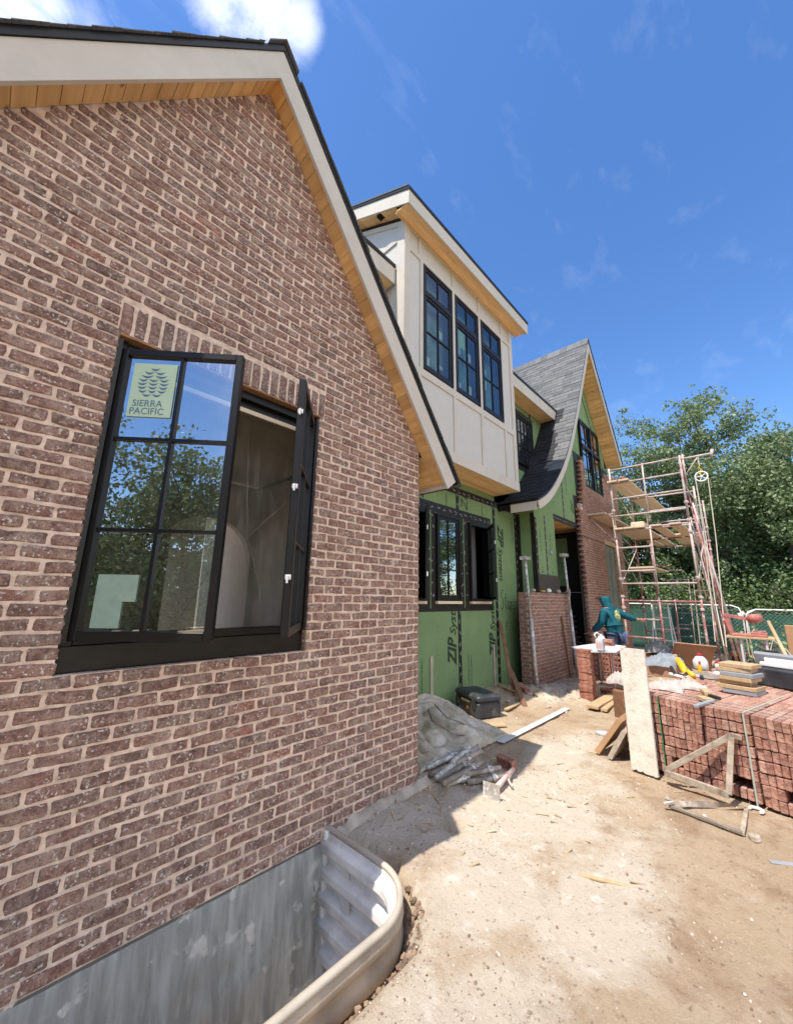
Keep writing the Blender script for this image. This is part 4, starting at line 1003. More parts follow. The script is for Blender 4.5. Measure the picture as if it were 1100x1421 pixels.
# rolled top rim: fat lip
prof_r=[(-.008,.0),(.014,.0),(.020,.006),(.021,.016),(.016,.026),(.003,.030),(-.011,.026),(-.016,.014)]
pp_=well_path(0,14); vs=[]; nn=len(prof_r)
for i,p in enumerate(pp_):
    q0=Vector(pp_[max(i-1,0)]); q1=Vector(pp_[min(i+1,len(pp_)-1)]); d=(q1-q0).normalized(); nrm=Vector((d.y,-d.x))
    for (o_,h_) in prof_r: vs.append((p[0]+nrm.x*o_,p[1]+nrm.y*o_,.052+h_))
a.add(vs,[(i*nn+k,i*nn+(k+1)%nn,(i+1)*nn+(k+1)%nn,(i+1)*nn+k) for i in range(len(pp_)-1) for k in range(nn)])
a.build('rolled_rim',M['galvd'],well,smooth=True)
a=MB(); vs=[]
for z,o_ in ((.055,-.004),(.045,.000),(.03,.016),(.005,.018),(-.015,.004),(-.04,-.004),(-.06,.010),(-.08,.018),(-.11,.018),(-.13,.0),(-.2,.0)): vs+=[(p[0],p[1],z) for p in well_path(-o_-.006)]
a.add(vs,[(j*npth+i,j*npth+i+1,(j+1)*npth+i+1,(j+1)*npth+i) for j in range(10) for i in range(npth-1)]); a.build('outer_skin',mat('soil_stained_steel',(.42,.33,.24),.6,metal=.1,var=.25,vscale=6,bump=.3),well,smooth=True)
a=MB(); a.bbox(WELLX1-.035,WELLX1+.012,-.03,-.0,-1.3,.06,.003); a.build('wall_flange',M['galv'],well)
a=MB(); a.bbox(WELLX1-.05,WELLX1-.043,-.30,-.22,-.27,-.20,.001); a.build('maker_label',M['white'],well)
# foundation wall, waterproofing and film below the bricks
fw_=MB(); fw_.box(-3,WELLX1-.02,.018,.10,-1.5,-.003); fw_.box(WELLX1-.02,3.0,.02,.10,-.3,-.003)
M['membrane']=mat('smeared_waterproofing',(.17,.17,.16),.5,var=.2,vscale=3,bump=.25,bscale=8,col2=(.80,.75,.68),c2s=5.5,c2lo=.57,c2hi=.63)
fw_.build('foundation_wall',M['membrane'],house)
fl=MB(); fl.box(WELLX0,WELLX1,WELLY,.02,-1.45,-1.3); tag(fl.build('well_floor',M['dirt']),kind='structure')
def fold_sheet():
    mb=MB(); nu,nv=120,30; vs=[]
    for j in range(nv+1):
        for i in range(nu+1):
            x=-2.2+i/nu*(WELLX1-.03+2.2); z=-.01-j/nv*1.2
            f=.012+.030*(j/nv)**.7*(1+noise.noise(Vector((x*7+z*2.2,0,1)))*1.6+.9*noise.noise(Vector((x*22+z*5,0,2))))+.006*noise.noise(Vector((x*20,z*6,3)))
            f+=.030*(j/nv)*max(0,math.sin((x*.8-z*.9)*13+2.5*noise.noise(Vector((x*2,z*2,7)))))**3+.025*max(0,1-abs(x-1.55+z*.25)/.14)*(j/nv)
            if z<-.42: f+=.012
            vs.append((x,.012-max(f,.004),z))
    mb.add(vs,[(j*(nu+1)+i,j*(nu+1)+i+1,(j+1)*(nu+1)+i+1,(j+1)*(nu+1)+i) for j in range(nv) for i in range(nu)]); return mb
o=fold_sheet().build('plastic_film',film_mat('well_film',(.62,.64,.61),.40,glossy=.16,streak=.75),smooth=True,loc='auto'); tag(o,'clear plastic film hanging over the foundation inside the window well','plastic sheet')
#PART2
# ================================================================= TREES
def tree(name,x,y,h,r,seed,label,leaves=11000,zb=.12,leafm='leaf',group=None,lean=0,ls=.21):
    rg=np.random.default_rng(seed); t=thing(name,(x,y,0),label,'tree',group)
    # trunk and limbs
    a=MB(); tr=[(0,0,-.2)]; n=7
    for i in range(1,n+1): tr.append((lean*i/n+rg.normal(0,.10),rg.normal(0,.10),h*.80*i/n))
    a.tube(tr,[.20*h/10*(1-.85*i/n) for i in range(n+1)],8); tips=[]
    nl=26
    for i in range(nl):
        f=rg.uniform(.12,.95); k=int(f*n); p0=Vector(tr[k]).lerp(Vector(tr[min(k+1,n)]),f*n-k)
        an=rg.uniform(0,2*math.pi); rr=r*(1-.72*abs(f-.42)**1.3)*rg.uniform(.55,1.12)
        p2=p0+Vector((math.cos(an)*rr,math.sin(an)*rr,rr*rg.uniform(.1,.75))); p1=p0.lerp(p2,.5)+Vector((0,0,-.12*rr))
        a.tube([p0,p1,p2],[.055,.035,.012],5); tips+= [p1,p2,p0.lerp(p2,.75)]
    a.build('trunk',M['bark'],t,local=True,smooth=True)
    # clumps: irregular, more at the limb ends
    cl=[]
    for p in tips:
        for _ in range(3): cl.append((p+Vector(rg.normal(0,.55,3)),rg.uniform(.35,.85)))
    for i in range(46):
        f=rg.uniform(zb,1.0); an=rg.uniform(0,2*math.pi); prof=math.sin(math.pi*min(1,max(.04,(f-zb)/(1-zb)))**.75)*.9+.12
        rr=r*prof*rg.uniform(.5,1.02); cl.append((Vector((math.cos(an)*rr+lean*f,math.sin(an)*rr,h*(f*.93+.03))),rg.uniform(.4,.95)))
    for i in range(9):
        cl.append((Vector((lean+rg.normal(0,.35*r*.5),rg.normal(0,.35*r*.5),h*rg.uniform(.86,1.0))),rg.uniform(.2,.45)))
    C=np.array([list(c) for c,_ in cl]); Rr=np.array([q for _,q in cl]); w=Rr**2; w/=w.sum()
    idx=rg.choice(len(cl),leaves,p=w); d=rg.normal(size=(leaves,3)); d/=np.linalg.norm(d,axis=1)[:,None]
    rad=Rr[idx]*rg.uniform(.25,1.0,leaves)**.5*rg.uniform(.8,1.18,leaves); P=C[idx]+d*rad[:,None]*np.array([1,1,.75])
    P[:,2]=np.maximum(P[:,2],.25)
    u=rg.normal(size=(leaves,3)); nrm=d*.5+rg.normal(size=(leaves,3))*.7+np.array([0,0,.4]); nrm/=np.linalg.norm(nrm,axis=1)[:,None]
    u-=nrm*(u*nrm).sum(1)[:,None]; u/=np.linalg.norm(u,axis=1)[:,None]; v=np.cross(nrm,u); s=rg.uniform(.55,1.15,leaves)[:,None]*ls
    q=np.stack([P-u*s*.5,P+v*s*.30+u*s*.05,P+u*s*.5,P-v*s*.30+u*s*.05],1).reshape(-1,3)
    me=bpy.data.meshes.new('crown'); me.vertices.add(len(q)); me.vertices.foreach_set('co',q.ravel()); me.loops.add(leaves*4); me.loops.foreach_set('vertex_index',np.arange(leaves*4,dtype=np.int32))
    me.polygons.add(leaves); me.polygons.foreach_set('loop_start',np.arange(0,leaves*4,4,dtype=np.int32)); me.polygons.foreach_set('loop_total',np.full(leaves,4,dtype=np.int32)); me.materials.append(M[leafm]); me.update(); me.validate()
    o=bpy.data.objects.new('crown',me); COL.objects.link(o); o.parent=t; return t
tree('leafy_tree',26.5,2.3,13.4,3.5,11,'leafy green tree just right of the far gable, behind the scaffold',26000,ls=.19)
tree('leafy_tree',26.0,-1.1,13.9,3.1,12,'tallest green tree behind the fence, its top above the scaffold hoist',28000,ls=.19)
tree('leafy_tree',23.8,-3.5,10.1,2.4,13,'green tree behind the tile saw, right of the tallest tree',25000,ls=.18)
tree('leafy_tree',23.5,-6.2,6.9,2.6,14,'lower green tree at the right edge of the picture',22000,ls=.18)
tree('leafy_tree',31.0,.9,11.0,4.2,15,'darker tree filling the gap behind the scaffold',22000,.0,ls=.30)
tree('leafy_tree',30.5,-4.6,7.6,4.2,16,'darker tree filling the gap behind the fence and saw',22000,.0,ls=.30)
tree('leafy_tree',30.5,6.5,12.5,4.0,17,'tree half hidden behind the far gable',9000,.05,ls=.27)
for i,(x,y,h,r) in enumerate(((21.5,-1.2,2.1,1.1),(21.0,-3.1,2.4,1.2),(21.8,-5.0,2.3,1.3),(22.0,.8,2.2,1.1))):
    tree('bush',x,y,h,r,30+i,['low bright bush behind the fence, between the two nearest tree trunks','low bright bush behind the fence above the tile saw','low bright bush behind the right end of the fence','low bush behind the fence and the leaning ladder frames'][i],2600,0,'leaf2',ls=.13)
# the side of the street that only the glass shows
for i,(x,y,h,r) in enumerate(((-13,-6.0,7.0,3.2),(-15,-1.8,6.0,2.8),(-12.5,-9.5,7.6,3.4),(14,-17,8.5,3.4),(20,-19,9.5,3.6),(25,-15,9.5,3.4),(8,-20,8.6,3.6))):
    tree('leafy_tree',x,y,h,r,50+i,['tree seen only reflected in the left casement glass','smaller tree reflected at the left of the casement glass','tree reflected low in the casement glass','tree reflected in the closed middle window','tree reflected in the bay windows','tree reflected in the far gable window','tree on the far side of the lot, mirrored faintly'][i],20000,.0,ls=.20)
hb=MB(); 
for i in range(5200):
    x=33.5+random.uniform(0,3); y=random.uniform(-16,11); z=random.uniform(0,4.6+1.2*noise.noise(Vector((y*.4,0,2)))); s_=random.uniform(.25,.5); u=Vector((random.gauss(0,.4),random.gauss(0,1),random.gauss(0,1))).normalized(); v=u.cross(Vector((random.gauss(1,.3),random.gauss(0,.5),random.gauss(0,.5)))).normalized(); p=Vector((x,y,z)); hb.add([p-u*s_,p+v*s_*.6,p+u*s_,p-v*s_*.6],[(0,1,2,3)])
tag(hb.build('thicket',M['leaf']),'dark thicket far behind the trees','thicket',kind='stuff')
wf=MB()
for k in range(9): wf.box(-17.2,-17.1,-17+k*2.4,-17+k*2.4+.1,0,1.95)
for k in range(130): wf.box(-17.08,-17.05,-17+k*.16,-17+k*.16+.152,.05,1.85)
one(wf,'board_fence',M['oldwood'],'wooden board fence across the street side, seen only mirrored in the casement glass','fence')
hb=MB()
for i in range(3000):
    x=-22-random.uniform(0,3); y=random.uniform(-24,8); z=random.uniform(0,4.2); s_=random.uniform(.25,.5); u=Vector((random.gauss(0,.4),random.gauss(0,1),random.gauss(0,1))).normalized(); v=u.cross(Vector((random.gauss(1,.3),random.gauss(0,.5),random.gauss(0,.5)))).normalized(); p=Vector((x,y,z)); hb.add([p-u*s_,p+v*s_*.6,p+u*s_,p-v*s_*.6],[(0,1,2,3)])
tag(hb.build('thicket',M['leaf']),'thicket across the street, mirrored low in the casement glass','thicket',kind='stuff')
# ================================================================= FENCE
FX=16.6
def fence(y0,y1,zt,label):
    t=thing('chain_link_fence',(FX,(y0+y1)/2,0),label,'fence','fence panels along the back of the site')
    a=MB(); r=.021; c=.25
    a.tube([(FX,y0,-.2),(FX,y0,zt-c),(FX,y0+.07,zt-.07),(FX,y0+c,zt),(FX,y1-c,zt),(FX,y1-.07,zt-.07),(FX,y1,zt-c),(FX,y1,-.2)],r,8)
    y=y0+2.4
    while y<y1-1: a.tube([(FX,y,-.2),(FX,y,zt)],.022,6); y+=2.4
    a.build('rails_and_posts',M['galv'],t,smooth=True)
    a=MB(); n=60; vs=[]
    for j in range(9):
        for i in range(n+1):
            y=y0+.03+(y1-y0-.06)*i/n; z=.02+(zt-.16)*j/8; vs.append((FX+.05+.03*noise.noise(Vector((y*1.7,z*.8,1)))+.012*noise.noise(Vector((y*7,z*5,1))),y,z-(.04*abs(math.sin(y*1.3)) if j==8 else 0)))
    a.add(vs,[(j*(n+1)+i,j*(n+1)+i+1,(j+1)*(n+1)+i+1,(j+1)*(n+1)+i) for j in range(8) for i in range(n)])
    a.build('green_screen',mat('green_privacy_mesh',(.035,.11,.075),.8,spec=.15,var=.2,vscale=3,col2=(.07,.17,.12),c2s=2),t,smooth=True)
    a=MB(); sp=.105; H=zt-.05
    k=y0-H
    while k<y1:
        for s in (1,-1):
            ya,yb_=(k,k+H) if s>0 else (k+H,k); za,zb_=.02,zt-.02
            f0=0;f1=1
            # clip to the panel
            def cl(yv): return max(y0,min(y1,yv))
            t0=0.0;t1=1.0; dy=yb_-ya
            for lim,sg in ((y0,1),(y1,-1)):
                fa=(ya-lim)*sg; fb=(yb_-lim)*sg
                if fa<0 and fb<0: t0=2
                elif fa<0: t0=max(t0,fa/(fa-fb))
                elif fb<0: t1=min(t1,fa/(fa-fb))
            if t0<t1: a.tube([(FX+.005*s,ya+dy*t0,za+(zb_-za)*t0),(FX+.005*s,ya+dy*t1,za+(zb_-za)*t1)],.0055,3,cap=False)
        k+=sp
    a.build('chain_link_mesh',mat('dull_green_wire',(.12,.20,.16),.5,metal=.3),t)
fence(-1.72,7.5,1.53,'fence panel with rounded corner and green screen, behind the scaffold')
fence(-9.5,-1.80,1.42,'lower fence panel with green screen, behind the tile saw')
# grass strip beyond the fence: stuff
gb=MB(); rg=random.Random(3)
for i in range(9000):
    x=rg.uniform(16.8,24); y=rg.uniform(-10,7); h=rg.uniform(.08,.3); w=.02; an=rg.uniform(0,6.28); dx,dy=math.cos(an)*w,math.sin(an)*w
    gb.add([(x-dx,y-dy,0),(x+dx,y+dy,0),(x+rg.uniform(-.1,.1),y+rg.uniform(-.1,.1),h)],[(0,1,2)])
tag(gb.build('long_grass',M['grass']),'long grass growing beyond the fence','grass',kind='stuff')
_t=['first','second','third','fourth','fifth','sixth','seventh','eighth','ninth','tenth','eleventh','twelfth','thirteenth','fourteenth','fifteenth','sixteenth','seventeenth','eighteenth','nineteenth']
ORD=_t+['twentieth']+['twenty-'+q for q in _t[:9]]
# ================================================================= SCAFFOLD
YL,YI,YR=.24,-.52,-1.30
sc=thing('scaffold',(12.9,-.5,0),'dusty red frame scaffold three lifts high beside the far brick gable','scaffold')
def frame_(X,z0,z1,bars,inner=True,m='redpaint'):
    a=MB()
    for y in (YL,YR): a.tube([(X,y,z0),(X,y,z1)],.024,8)
    if inner: a.tube([(X,YI,z0+.05),(X,YI,z1-.02)],.019,6)
    for z,f in bars:
        a.tube([(X,YL,z),(X,YR if f else YI,z)],.021,6)
    a.build('ladder_frame',M[m],sc,smooth=True)
for X in (11,13.1,15.2):
    frame_(X,.02,1.70,[(1.62,1),(1.19,0),(.77,0),(.36,0)] if X<12 else [(1.62,1),(.8,0)],X<14)
    frame_(X,1.74,3.45,[(3.36,1),(2.92,0),(2.34,0),(2.03,1)] if X<12 else [(3.36,1),(2.6,0)],X<12,'palepaint' if X<12 else 'redpaint')
    frame_(X,3.49,5.05 if X<12 else 4.75,[(3.75,1),(4.2,1),(4.62,1)]+([(5.0,1)] if X<12 else []),X<12,'palepaint')
def brace(p,q,r=.013): 
    a=MB(); a.tube([p,q],r,5); a.build('cross_brace',M['gal2'],sc)
for X0,X1 in ((11,13.1),):
    for (za,zb) in ((2.0,3.1),):
        for y in (YL,YR): brace((X0,y,za),(X1,y,zb)); brace((X0,y+.02,zb),(X1,y+.02,za))
    for y in (YR,): brace((X0,y,4.35),(X1,y,4.35),.017)
a=MB(); a.bbox(-.035,.035,-.035,.035,-.03,.03,.008); a.tube([(0,.03,-.01),(0,.06,-.01)],.012,5); cpm=a.build('coupler',M['palepaint'],me_only=True)
a=MB(); a.tube([(0,0,.01),(0,0,.08)],.033,8); a.box(-.07,.07,-.07,.07,-.01,.01); bpm=a.build('base_plate',M['palepaint'],me_only=True)
for X in (11,13.1,15.2):
    for y in (YL,YR):
        for z in (1.72,3.47,1.45,2.15,3.2,3.9):
            o=bpy.data.objects.new('coupler',cpm); COL.objects.link(o); o.parent=sc; o.location=Vector((X,y,z))-wl(sc); o.rotation_euler=(0,0,random.uniform(0,6))
        o=bpy.data.objects.new('base_plate',bpm); COL.objects.link(o); o.parent=sc; o.location=Vector((X,y,0))-wl(sc)
# side bracket
a=MB(); a.tube([(11,YL,3.82),(11,.86,3.82)],.018,6); a.tube([(11,.84,3.80),(11,YL,3.05)],.015,6); a.build('side_bracket',M['palepaint'],sc,smooth=True); a=MB(); a.tube([(13.1,YL,3.82),(13.1,.86,3.82)],.018,6); a.tube([(13.1,.84,3.8),(13.1,YL,3.05)],.015,6); a.build('side_bracket',M['palepaint'],sc,smooth=True); a=MB(); a.tube([(11.02,.26,3.0),(11.02,.26,3.9)],.03,8); a.build('bracket_sleeve',M['palepaint'],sc,smooth=True)
a=MB(); a.tube([(11,YR,4.95),(11,YR-.62,4.95)],.026,8); a.tube([(11,YR,4.45),(11,YR-.34,4.93)],.014,6); a.tube([(11,YR-.58,4.86),(11,YR-.62,5.05)],.03,8); a.tube([(11,YR-.06,4.3),(11,YR-.06,5.06)],.022,6); a.build('hoist_arm',M['palepaint'],sc,smooth=True)
def plank(x0,x1,y0,y1,z,label,grp='scaffold planks',m='plank',yaw=0):
    a=MB(); L=x1-x0; w=y1-y0; T=Matrix.Translation((x0,(y0+y1)/2,z))@Matrix.Rotation(yaw,4,'Z')
    a.bbox(0,L,-w/2,w/2,0,.04,.004,0,T); return one(a,'scaffold_plank',M[m],label,'plank',grp)
zp=3.382
for i,(y0,y1,l) in enumerate(((.03,.25,'platform plank next to the left posts of the scaffold'),(-.20,.02,'second plank from the left on the scaffold platform'),(-.43,-.21,'third plank from the left on the scaffold platform'),(-.78,-.55,'fourth scaffold plank, beyond the wide gap'),(-1.16,-.92,'rightmost plank on the scaffold platform'))):
    plank(10.86,13.25+.1*(i%2),y0,y1,zp,l)
for i,(y0,y1,l) in enumerate(((-.1,.12,'far platform plank on the left of the second bay'),(-.4,-.16,'far platform plank in the middle of the second bay'),(-.9,-.62,'far platform plank right of the middle, second bay'),(-1.2,-.94,'far platform plank at the right of the second bay'))):
    plank(13.0,15.45,y0,y1,zp+.042,l)
plank(10.88,13.3,.06,.29,4.645,'upper level plank against the left post, carrying bricks'); plank(10.9,13.2,-.20,.03,4.645,'upper level plank right of the brick-laden one')
plank(13.3,15.3,-.02,.26,4.645,'upper level plank of the far bay, left one'); plank(13.3,15.3,-.28,-.04,4.645,'upper level plank of the far bay, right one')
plank(10.9,13.4,.66,.88,3.845,'outrigger plank nearest the brick wall'); plank(10.9,13.3,.42,.64,3.845,'outrigger plank nearest the scaffold posts')
plank(11.3,13.2,-.45,.1,2.42,'plank lying low inside the scaffold at the second lift')
# loose bricks up there and a mortar board
bm=MB(); bm.bbox(-.097,.097,-.028,.028,0,.085,.006,jit=.0015); BRK=bm.build('brick',M['clay'],me_only=True)
def put_brick(x,y,z,rz,label,group,me=BRK,tilt=(0,0)):
    o=bpy.data.objects.new('brick',me); COL.objects.link(o); o.location=(x,y,z); o.rotation_euler=(tilt[0],tilt[1],rz); return tag(o,label,'brick',group)
for i_,(x,y,z) in enumerate(((10.98,.17,4.687),(11.2,.2,4.687),(11.05,-.08,4.687),(11.08,-.0,4.687),(11.4,-.05,4.687),(13.4,-.1,4.687),(13.4,.1,4.687))):
    put_brick(x,y,z,random.uniform(-.3,.3),'clay brick on the upper scaffold planks, %s from the left post'%ORD[i_],'bricks on the upper planks')
a=MB(); a.bbox(10.95,11.35,-.42,-.12,zp+.04,zp+.16,.02); one(a,'mortar_tub',M['plank'],'small pale tub on the scaffold platform','tub')
a=MB(); a.bar((11.3,-.2,zp+.05),(11.25,.1,4.2),.03,.02); one(a,'short_batten',M['lumber'],'short batten standing on the scaffold platform','stick')
# hoist wheel and ropes
hw=thing('pulley',(11,YR-.35,4.45),'grey pulley wheel hanging on a yellow hook from the scaffold arm','pulley')
a=MB(); ring=[(0,.115*math.cos(t),.115*math.sin(t)) for t in np.linspace(0,2*math.pi,25)]; a.tube(ring,.016,6,cap=False)
a.build('wheel_rim',M['galv'],hw,local=True,smooth=True)
a=MB()
for k in range(5): t=k*2*math.pi/5; a.tube([(0,0,0),(0,.11*math.cos(t),.11*math.sin(t))],.009,5)
a.tube([(-.03,0,0),(.03,0,0)],.02,8); a.build('spokes',M['galv'],hw,local=True)
a=MB(); a.tube([(0,0,.02),(0,.02,.10),(0,-.02,.17),(0,.03,.21),(0,0,.26)],.014,6); a.build('hook',M['yellow'],hw,local=True)
a=MB(); a.tube([(0,0,.25),(0,.01,.35),(0,0,.50)],.014,6); a.build('hanger',M['palepaint'],hw,local=True)
wy=YR-.35
for i,(y0,pts,l) in enumerate(((0,[(11,wy+.115,4.45),(11,wy+.09,3.2),(10.9,wy+.10,1.6),(10.6,wy+.05,.75)],'rope running from the left side of the hoist wheel'),(0,[(11,wy-.115,4.45),(10.98,wy-.08,3.0),(10.9,wy-.02,1.8),(10.7,wy+.02,.72)],'rope running from the right side of the hoist wheel'),(0,[(11,wy+.11,4.4),(11.02,wy+.12,3.2),(10.95,wy+.16,1.9),(10.85,wy+.2,.8)],'second thin rope beside the left hoist rope'))):
    a=MB(); a.tube(pts,.011,5); one(a,'hoist_rope',M['rope'],l,'rope','hoist ropes')
# poles leaning on the right of the scaffold
for i,(p,q,r,m,l) in enumerate((((11.5,YR-.45,0),(11.3,YR-.02,4.2),.026,'redpaint','red pole leaning on the scaffold, nearest the hoist ropes'),((12.1,YR-.5,0),(11.7,YR-.05,4.0),.024,'palepaint','pale pole leaning on the scaffold behind the red one'),((11.9,YR-.25,0),(11.4,YR-.0,3.6),.02,'palepaint','thin pale pole leaning steeply on the scaffold'),((12.6,YR-.52,0),(12.4,YR-.08,3.0),.024,'steel','dark pole leaning on the second scaffold frame'),((12.3,YR+.02,1.7),(11.2,YR+.05,3.3),.014,'rope','thin slanting rod inside the right scaffold posts'))):
    a=MB(); a.tube([p,q],r,8); one(a,'leaning_pole',M[m],l,'pole','poles leaning on the scaffold',smooth=True)
# stored ladder frames leaning on the fence
for i,(y,dx,l) in enumerate(((-.10,0,'dark stored ladder frame leaning on the fence, left one'),(-.62,.25,'dark stored ladder frame leaning on the fence, right one'))):
    t=thing('scaffold_ladder',(15.6+dx,y,0),l,'scaffold frame','stored scaffold frames')
    a=MB(); 
    for yy in (0,-.42): a.tube([(0,yy,.02),(.7,yy,2.45)],.02,6)
    a.build('stile',M['steel'],t,local=True)
    a=MB()
    for k in range(7): f=.06+k*.15; a.tube([(.7*f,0,.02+2.43*f),(.7*f,-.42,.02+2.43*f)],.016,6)
    a.build('rungs',M['steel'],t,local=True)
a=MB(); a.tube([(14.6,.25,.10),(14.6,-1.2,.10)],.02,6); a.tube([(14.6,.25,.32),(14.6,-1.2,.34)],.02,6); one(a,'stored_rail',M['steel'],'pair of dark rails behind the scaffold feet','rail')
# step ladder behind the board
t=thing('step_ladder',(12.6,-.25,0),'white step ladder standing among the scaffold posts','ladder')
for s,nm in ((1,'front'),(-1,'rear')):
    for yy in (.22,-.22):
        a=MB(); a.bar((s*.38,yy*1.15,0),(0,yy*.75,1.55),.028,.02); a.build('rail',M['white'],t,local=True)
a=MB()
for k in range(1,5): f=k/5.2; a.bbox(.38*(1-f)-.05,.38*(1-f)+.03,-.2,.2,1.55*f-.012,1.55*f+.012,.002)
a.bbox(-.09,.09,-.2,.2,1.53,1.57,.004); a.build('treads',M['white'],t,local=True)
# ================================================================= BRICK PALLETS
PO=Vector((4.78,-1.15,0)); PU=Vector((-.235,-.972,0)); PV=Vector((.972,-.235,0))
def PL(a,b,z=0): return PO+PU*a+PV*b+Vector((0,0,z))
PZ=.035; BW_,BH_,BD_=.0480,.0835,.1935
variants=[]
for k in range(6):
    q=MB(); q.bbox(-BD_/2,BD_/2,-BW_/2+.0016,BW_/2-.0016,0,BH_-.0025,.006,jit=.0024); variants.append(q.build('packed_brick',M['paver'],me_only=True))
prz=math.atan2(PV.y,PV.x); NC=27; cnt=0
rb=random.Random(9)
holes={(8,1),(9,1),(17,1),(18,1),(19,1)}; hole3=[(24,1),(25,1)]
glue=MB()
for c in range(60):
    for r in range(8):
        for d in range(6):
            a_=(c+.5)*BW_+(.006 if c%7==0 else 0)+(c//7)*.006; b_=(d+.5)*(BD_+.003)
            if d==0 and ((c,r) in holes or (c,r) in hole3): continue
            if d>0 and r<7: continue
            vis=(c<NC and d==0) or (c<NC and r==7 and d<=2)
            p=PL(a_,b_+rb.uniform(-.009,.007),PZ+r*BH_+.006*math.sin(c*.45+r*.8))
            if vis:
                o=bpy.data.objects.new('packed_brick',rb.choice(variants)); COL.objects.link(o); o.location=p; o.rotation_euler=(rb.uniform(-.02,.02),rb.uniform(-.012,.012),prz+rb.uniform(-.025,.025)+(math.pi if rb.random()<.5 else 0)); cnt+=1
                tag(o,('packed clay brick on top of the cube, %s row back, %s column from left'%(ORD[d],ORD[c]) if d else 'packed clay brick end, %s row from top, %s column from the left end'%(ORD[7-r],ORD[c])),'brick','bricks in the strapped cube')
            else:
                T=Matrix.Translation(p)@Matrix.Rotation(prz,4,'Z'); glue.bbox(-BD_/2,BD_/2,-BW_/2+.001,BW_/2-.001,0,BH_-.002,.005,0,T,jit=.0015)
# further cubes behind (top layers and flanks)
for (b0,na,nb,a0,ztop) in ((1.22,60,6,.02,0),(2.45,60,6,-.05,.0),(3.7,40,6,.0,-.05)):
    for c in range(na):
        for d in range(nb):
            p=PL(a0+(c+.5)*BW_+(c//7)*.006,b0+(d+.5)*(BD_+.003),PZ+7*BH_+ztop+rb.uniform(-.003,.003)+.006*math.sin(c*.5+d)); T=Matrix.Translation(p)@Matrix.Rotation(prz,4,'Z'); glue.bbox(-BD_/2,BD_/2,-BW_/2+.001,BW_/2-.001,0,BH_-.002,.005,0,T,jit=.0015)
        if c==0:
            for r in range(7):
                for d in range(nb):
                    T=Matrix.Translation(PL(a0+.5*BW_,b0+(d+.5)*(BD_+.003),PZ+r*BH_+ztop))@Matrix.Rotation(prz,4,'Z'); glue.bbox(-BD_/2,BD_/2,-BW_/2+.001,BW_/2-.001,0,BH_-.002,.005,0,T,jit=.0015)
for r in range(7):
    for d in range(1,6):
        T=Matrix.Translation(PL(.5*BW_,(d+.5)*(BD_+.003),PZ+r*BH_))@Matrix.Rotation(prz,4,'Z'); glue.bbox(-BD_/2,BD_/2,-BW_/2+.001,BW_/2-.001,0,BH_-.002,.005,0,T,jit=.0015)
T=Matrix((PV,PU,Vector((0,0,1)))).transposed().to_4x4(); T.translation=PO
glue.box(.24,1.15,.06,2.9,PZ,PZ+7*BH_-.01,0,T); glue.box(1.30,2.38,.10,2.9,PZ,PZ+7*BH_-.01,0,T); glue.box(2.52,4.9,.07,2.0,PZ,PZ+7*BH_-.07,0,T)
o=glue.build('packed_bricks',M['paver']); tag(o,'rest of the clay bricks in the strapped cubes, behind the front row','bricks','bricks in the strapped cube',kind='stuff')
def on_pallet(px,py,z=None): 
    p=gz(px,py,PZ+8*BH_ if z is None else z); return p
PTOP=PZ+8*BH_+.002
def strap(a_,m,label,top=True,wd=.012):
    s=MB(); s.box(-.006,-.003,a_-wd/2,a_+wd/2,.02,PTOP,0,T)
    if top: s.box(-.006,1.1,a_-wd/2,a_+wd/2,PTOP+.003,PTOP+.006,0,T)
    one(s,'strap',M[m],label,'strap','straps round the brick cubes')
def pal_a(px,py):  # distance along the front face under a pixel
    d=ray(px,py); n=PV; t=(PO-CAM).dot(n)/d.dot(n); p=CAM+d*t; return (p-PO).dot(PU),p.z
strap(pal_a(1042,1060)[0],'straps','pale vertical strap round the brick cube, right of the wooden triangle')
strap(pal_a(916,1000)[0],'greenstrap','green strap at the edge of the upright board',False,.008)
for (q,l) in ((.05,'front'),(.16,'middle'),(.30,'back')):
    s=MB(); s.box(q,q+.008,.3,2.9,PTOP+.007,PTOP+.0085,0,T); one(s,'strap',M['straps'],'thin long strap across the top of the brick cube, %s one'%l,'strap','straps round the brick cubes')
# ---- things leaning on / lying by the pallet
L0=gz(877,1070); R0=gz(917,1084)
bt=MB(); p0=Vector((4.63,-1.215,.0)); wv=PU*.235; tilt_=Vector((.10,.02,1.13)); nrm=PU.cross(tilt_).normalized()*.022
vs=[]; nb_=16
for zf in (0,1):
    for i in range(nb_+1):
        p=p0+wv*(i/nb_)+(tilt_ if zf else Vector((0,0,.02+.015*rb.random()))); vs+= [p,p+nrm]
fs=[]
for i in range(nb_):
    a0=2*i; b0=2*(nb_+1)+2*i; fs+=[(a0,a0+2,b0+2,b0),(a0+1,b0+1,b0+3,a0+3),(a0,a0+1,a0+3,a0+2),(b0,b0+2,b0+3,b0+1)]
fs+=[(0,2*(nb_+1),2*(nb_+1)+1,1),(2*nb_,2*nb_+1,4*nb_+3,4*nb_+2)]
bt.add(vs,fs); one(bt,'upright_board',M['whitewash'],'tall whitewashed board leaning upright on the brick cube','board')
def leanboard(pa,pb,wdir,w,th,m,label,name='offcut_board'):
    a=MB(); pa=Vector(pa); pb=Vector(pb); wd=Vector(wdir).normalized(); n=(pb-pa).cross(wd).normalized()*th
    v=[pa,pa+wd*w,pb+wd*w,pb]; a.add(v+[q+n for q in v],[(0,1,2,3),(7,6,5,4),(0,4,5,1),(1,5,6,2),(2,6,7,3),(3,7,4,0)]); return one(a,name,M[m],label,'board')
M['tanwood']=mat('tan_panel',(.40,.23,.11),.6,var=.1,vscale=6)
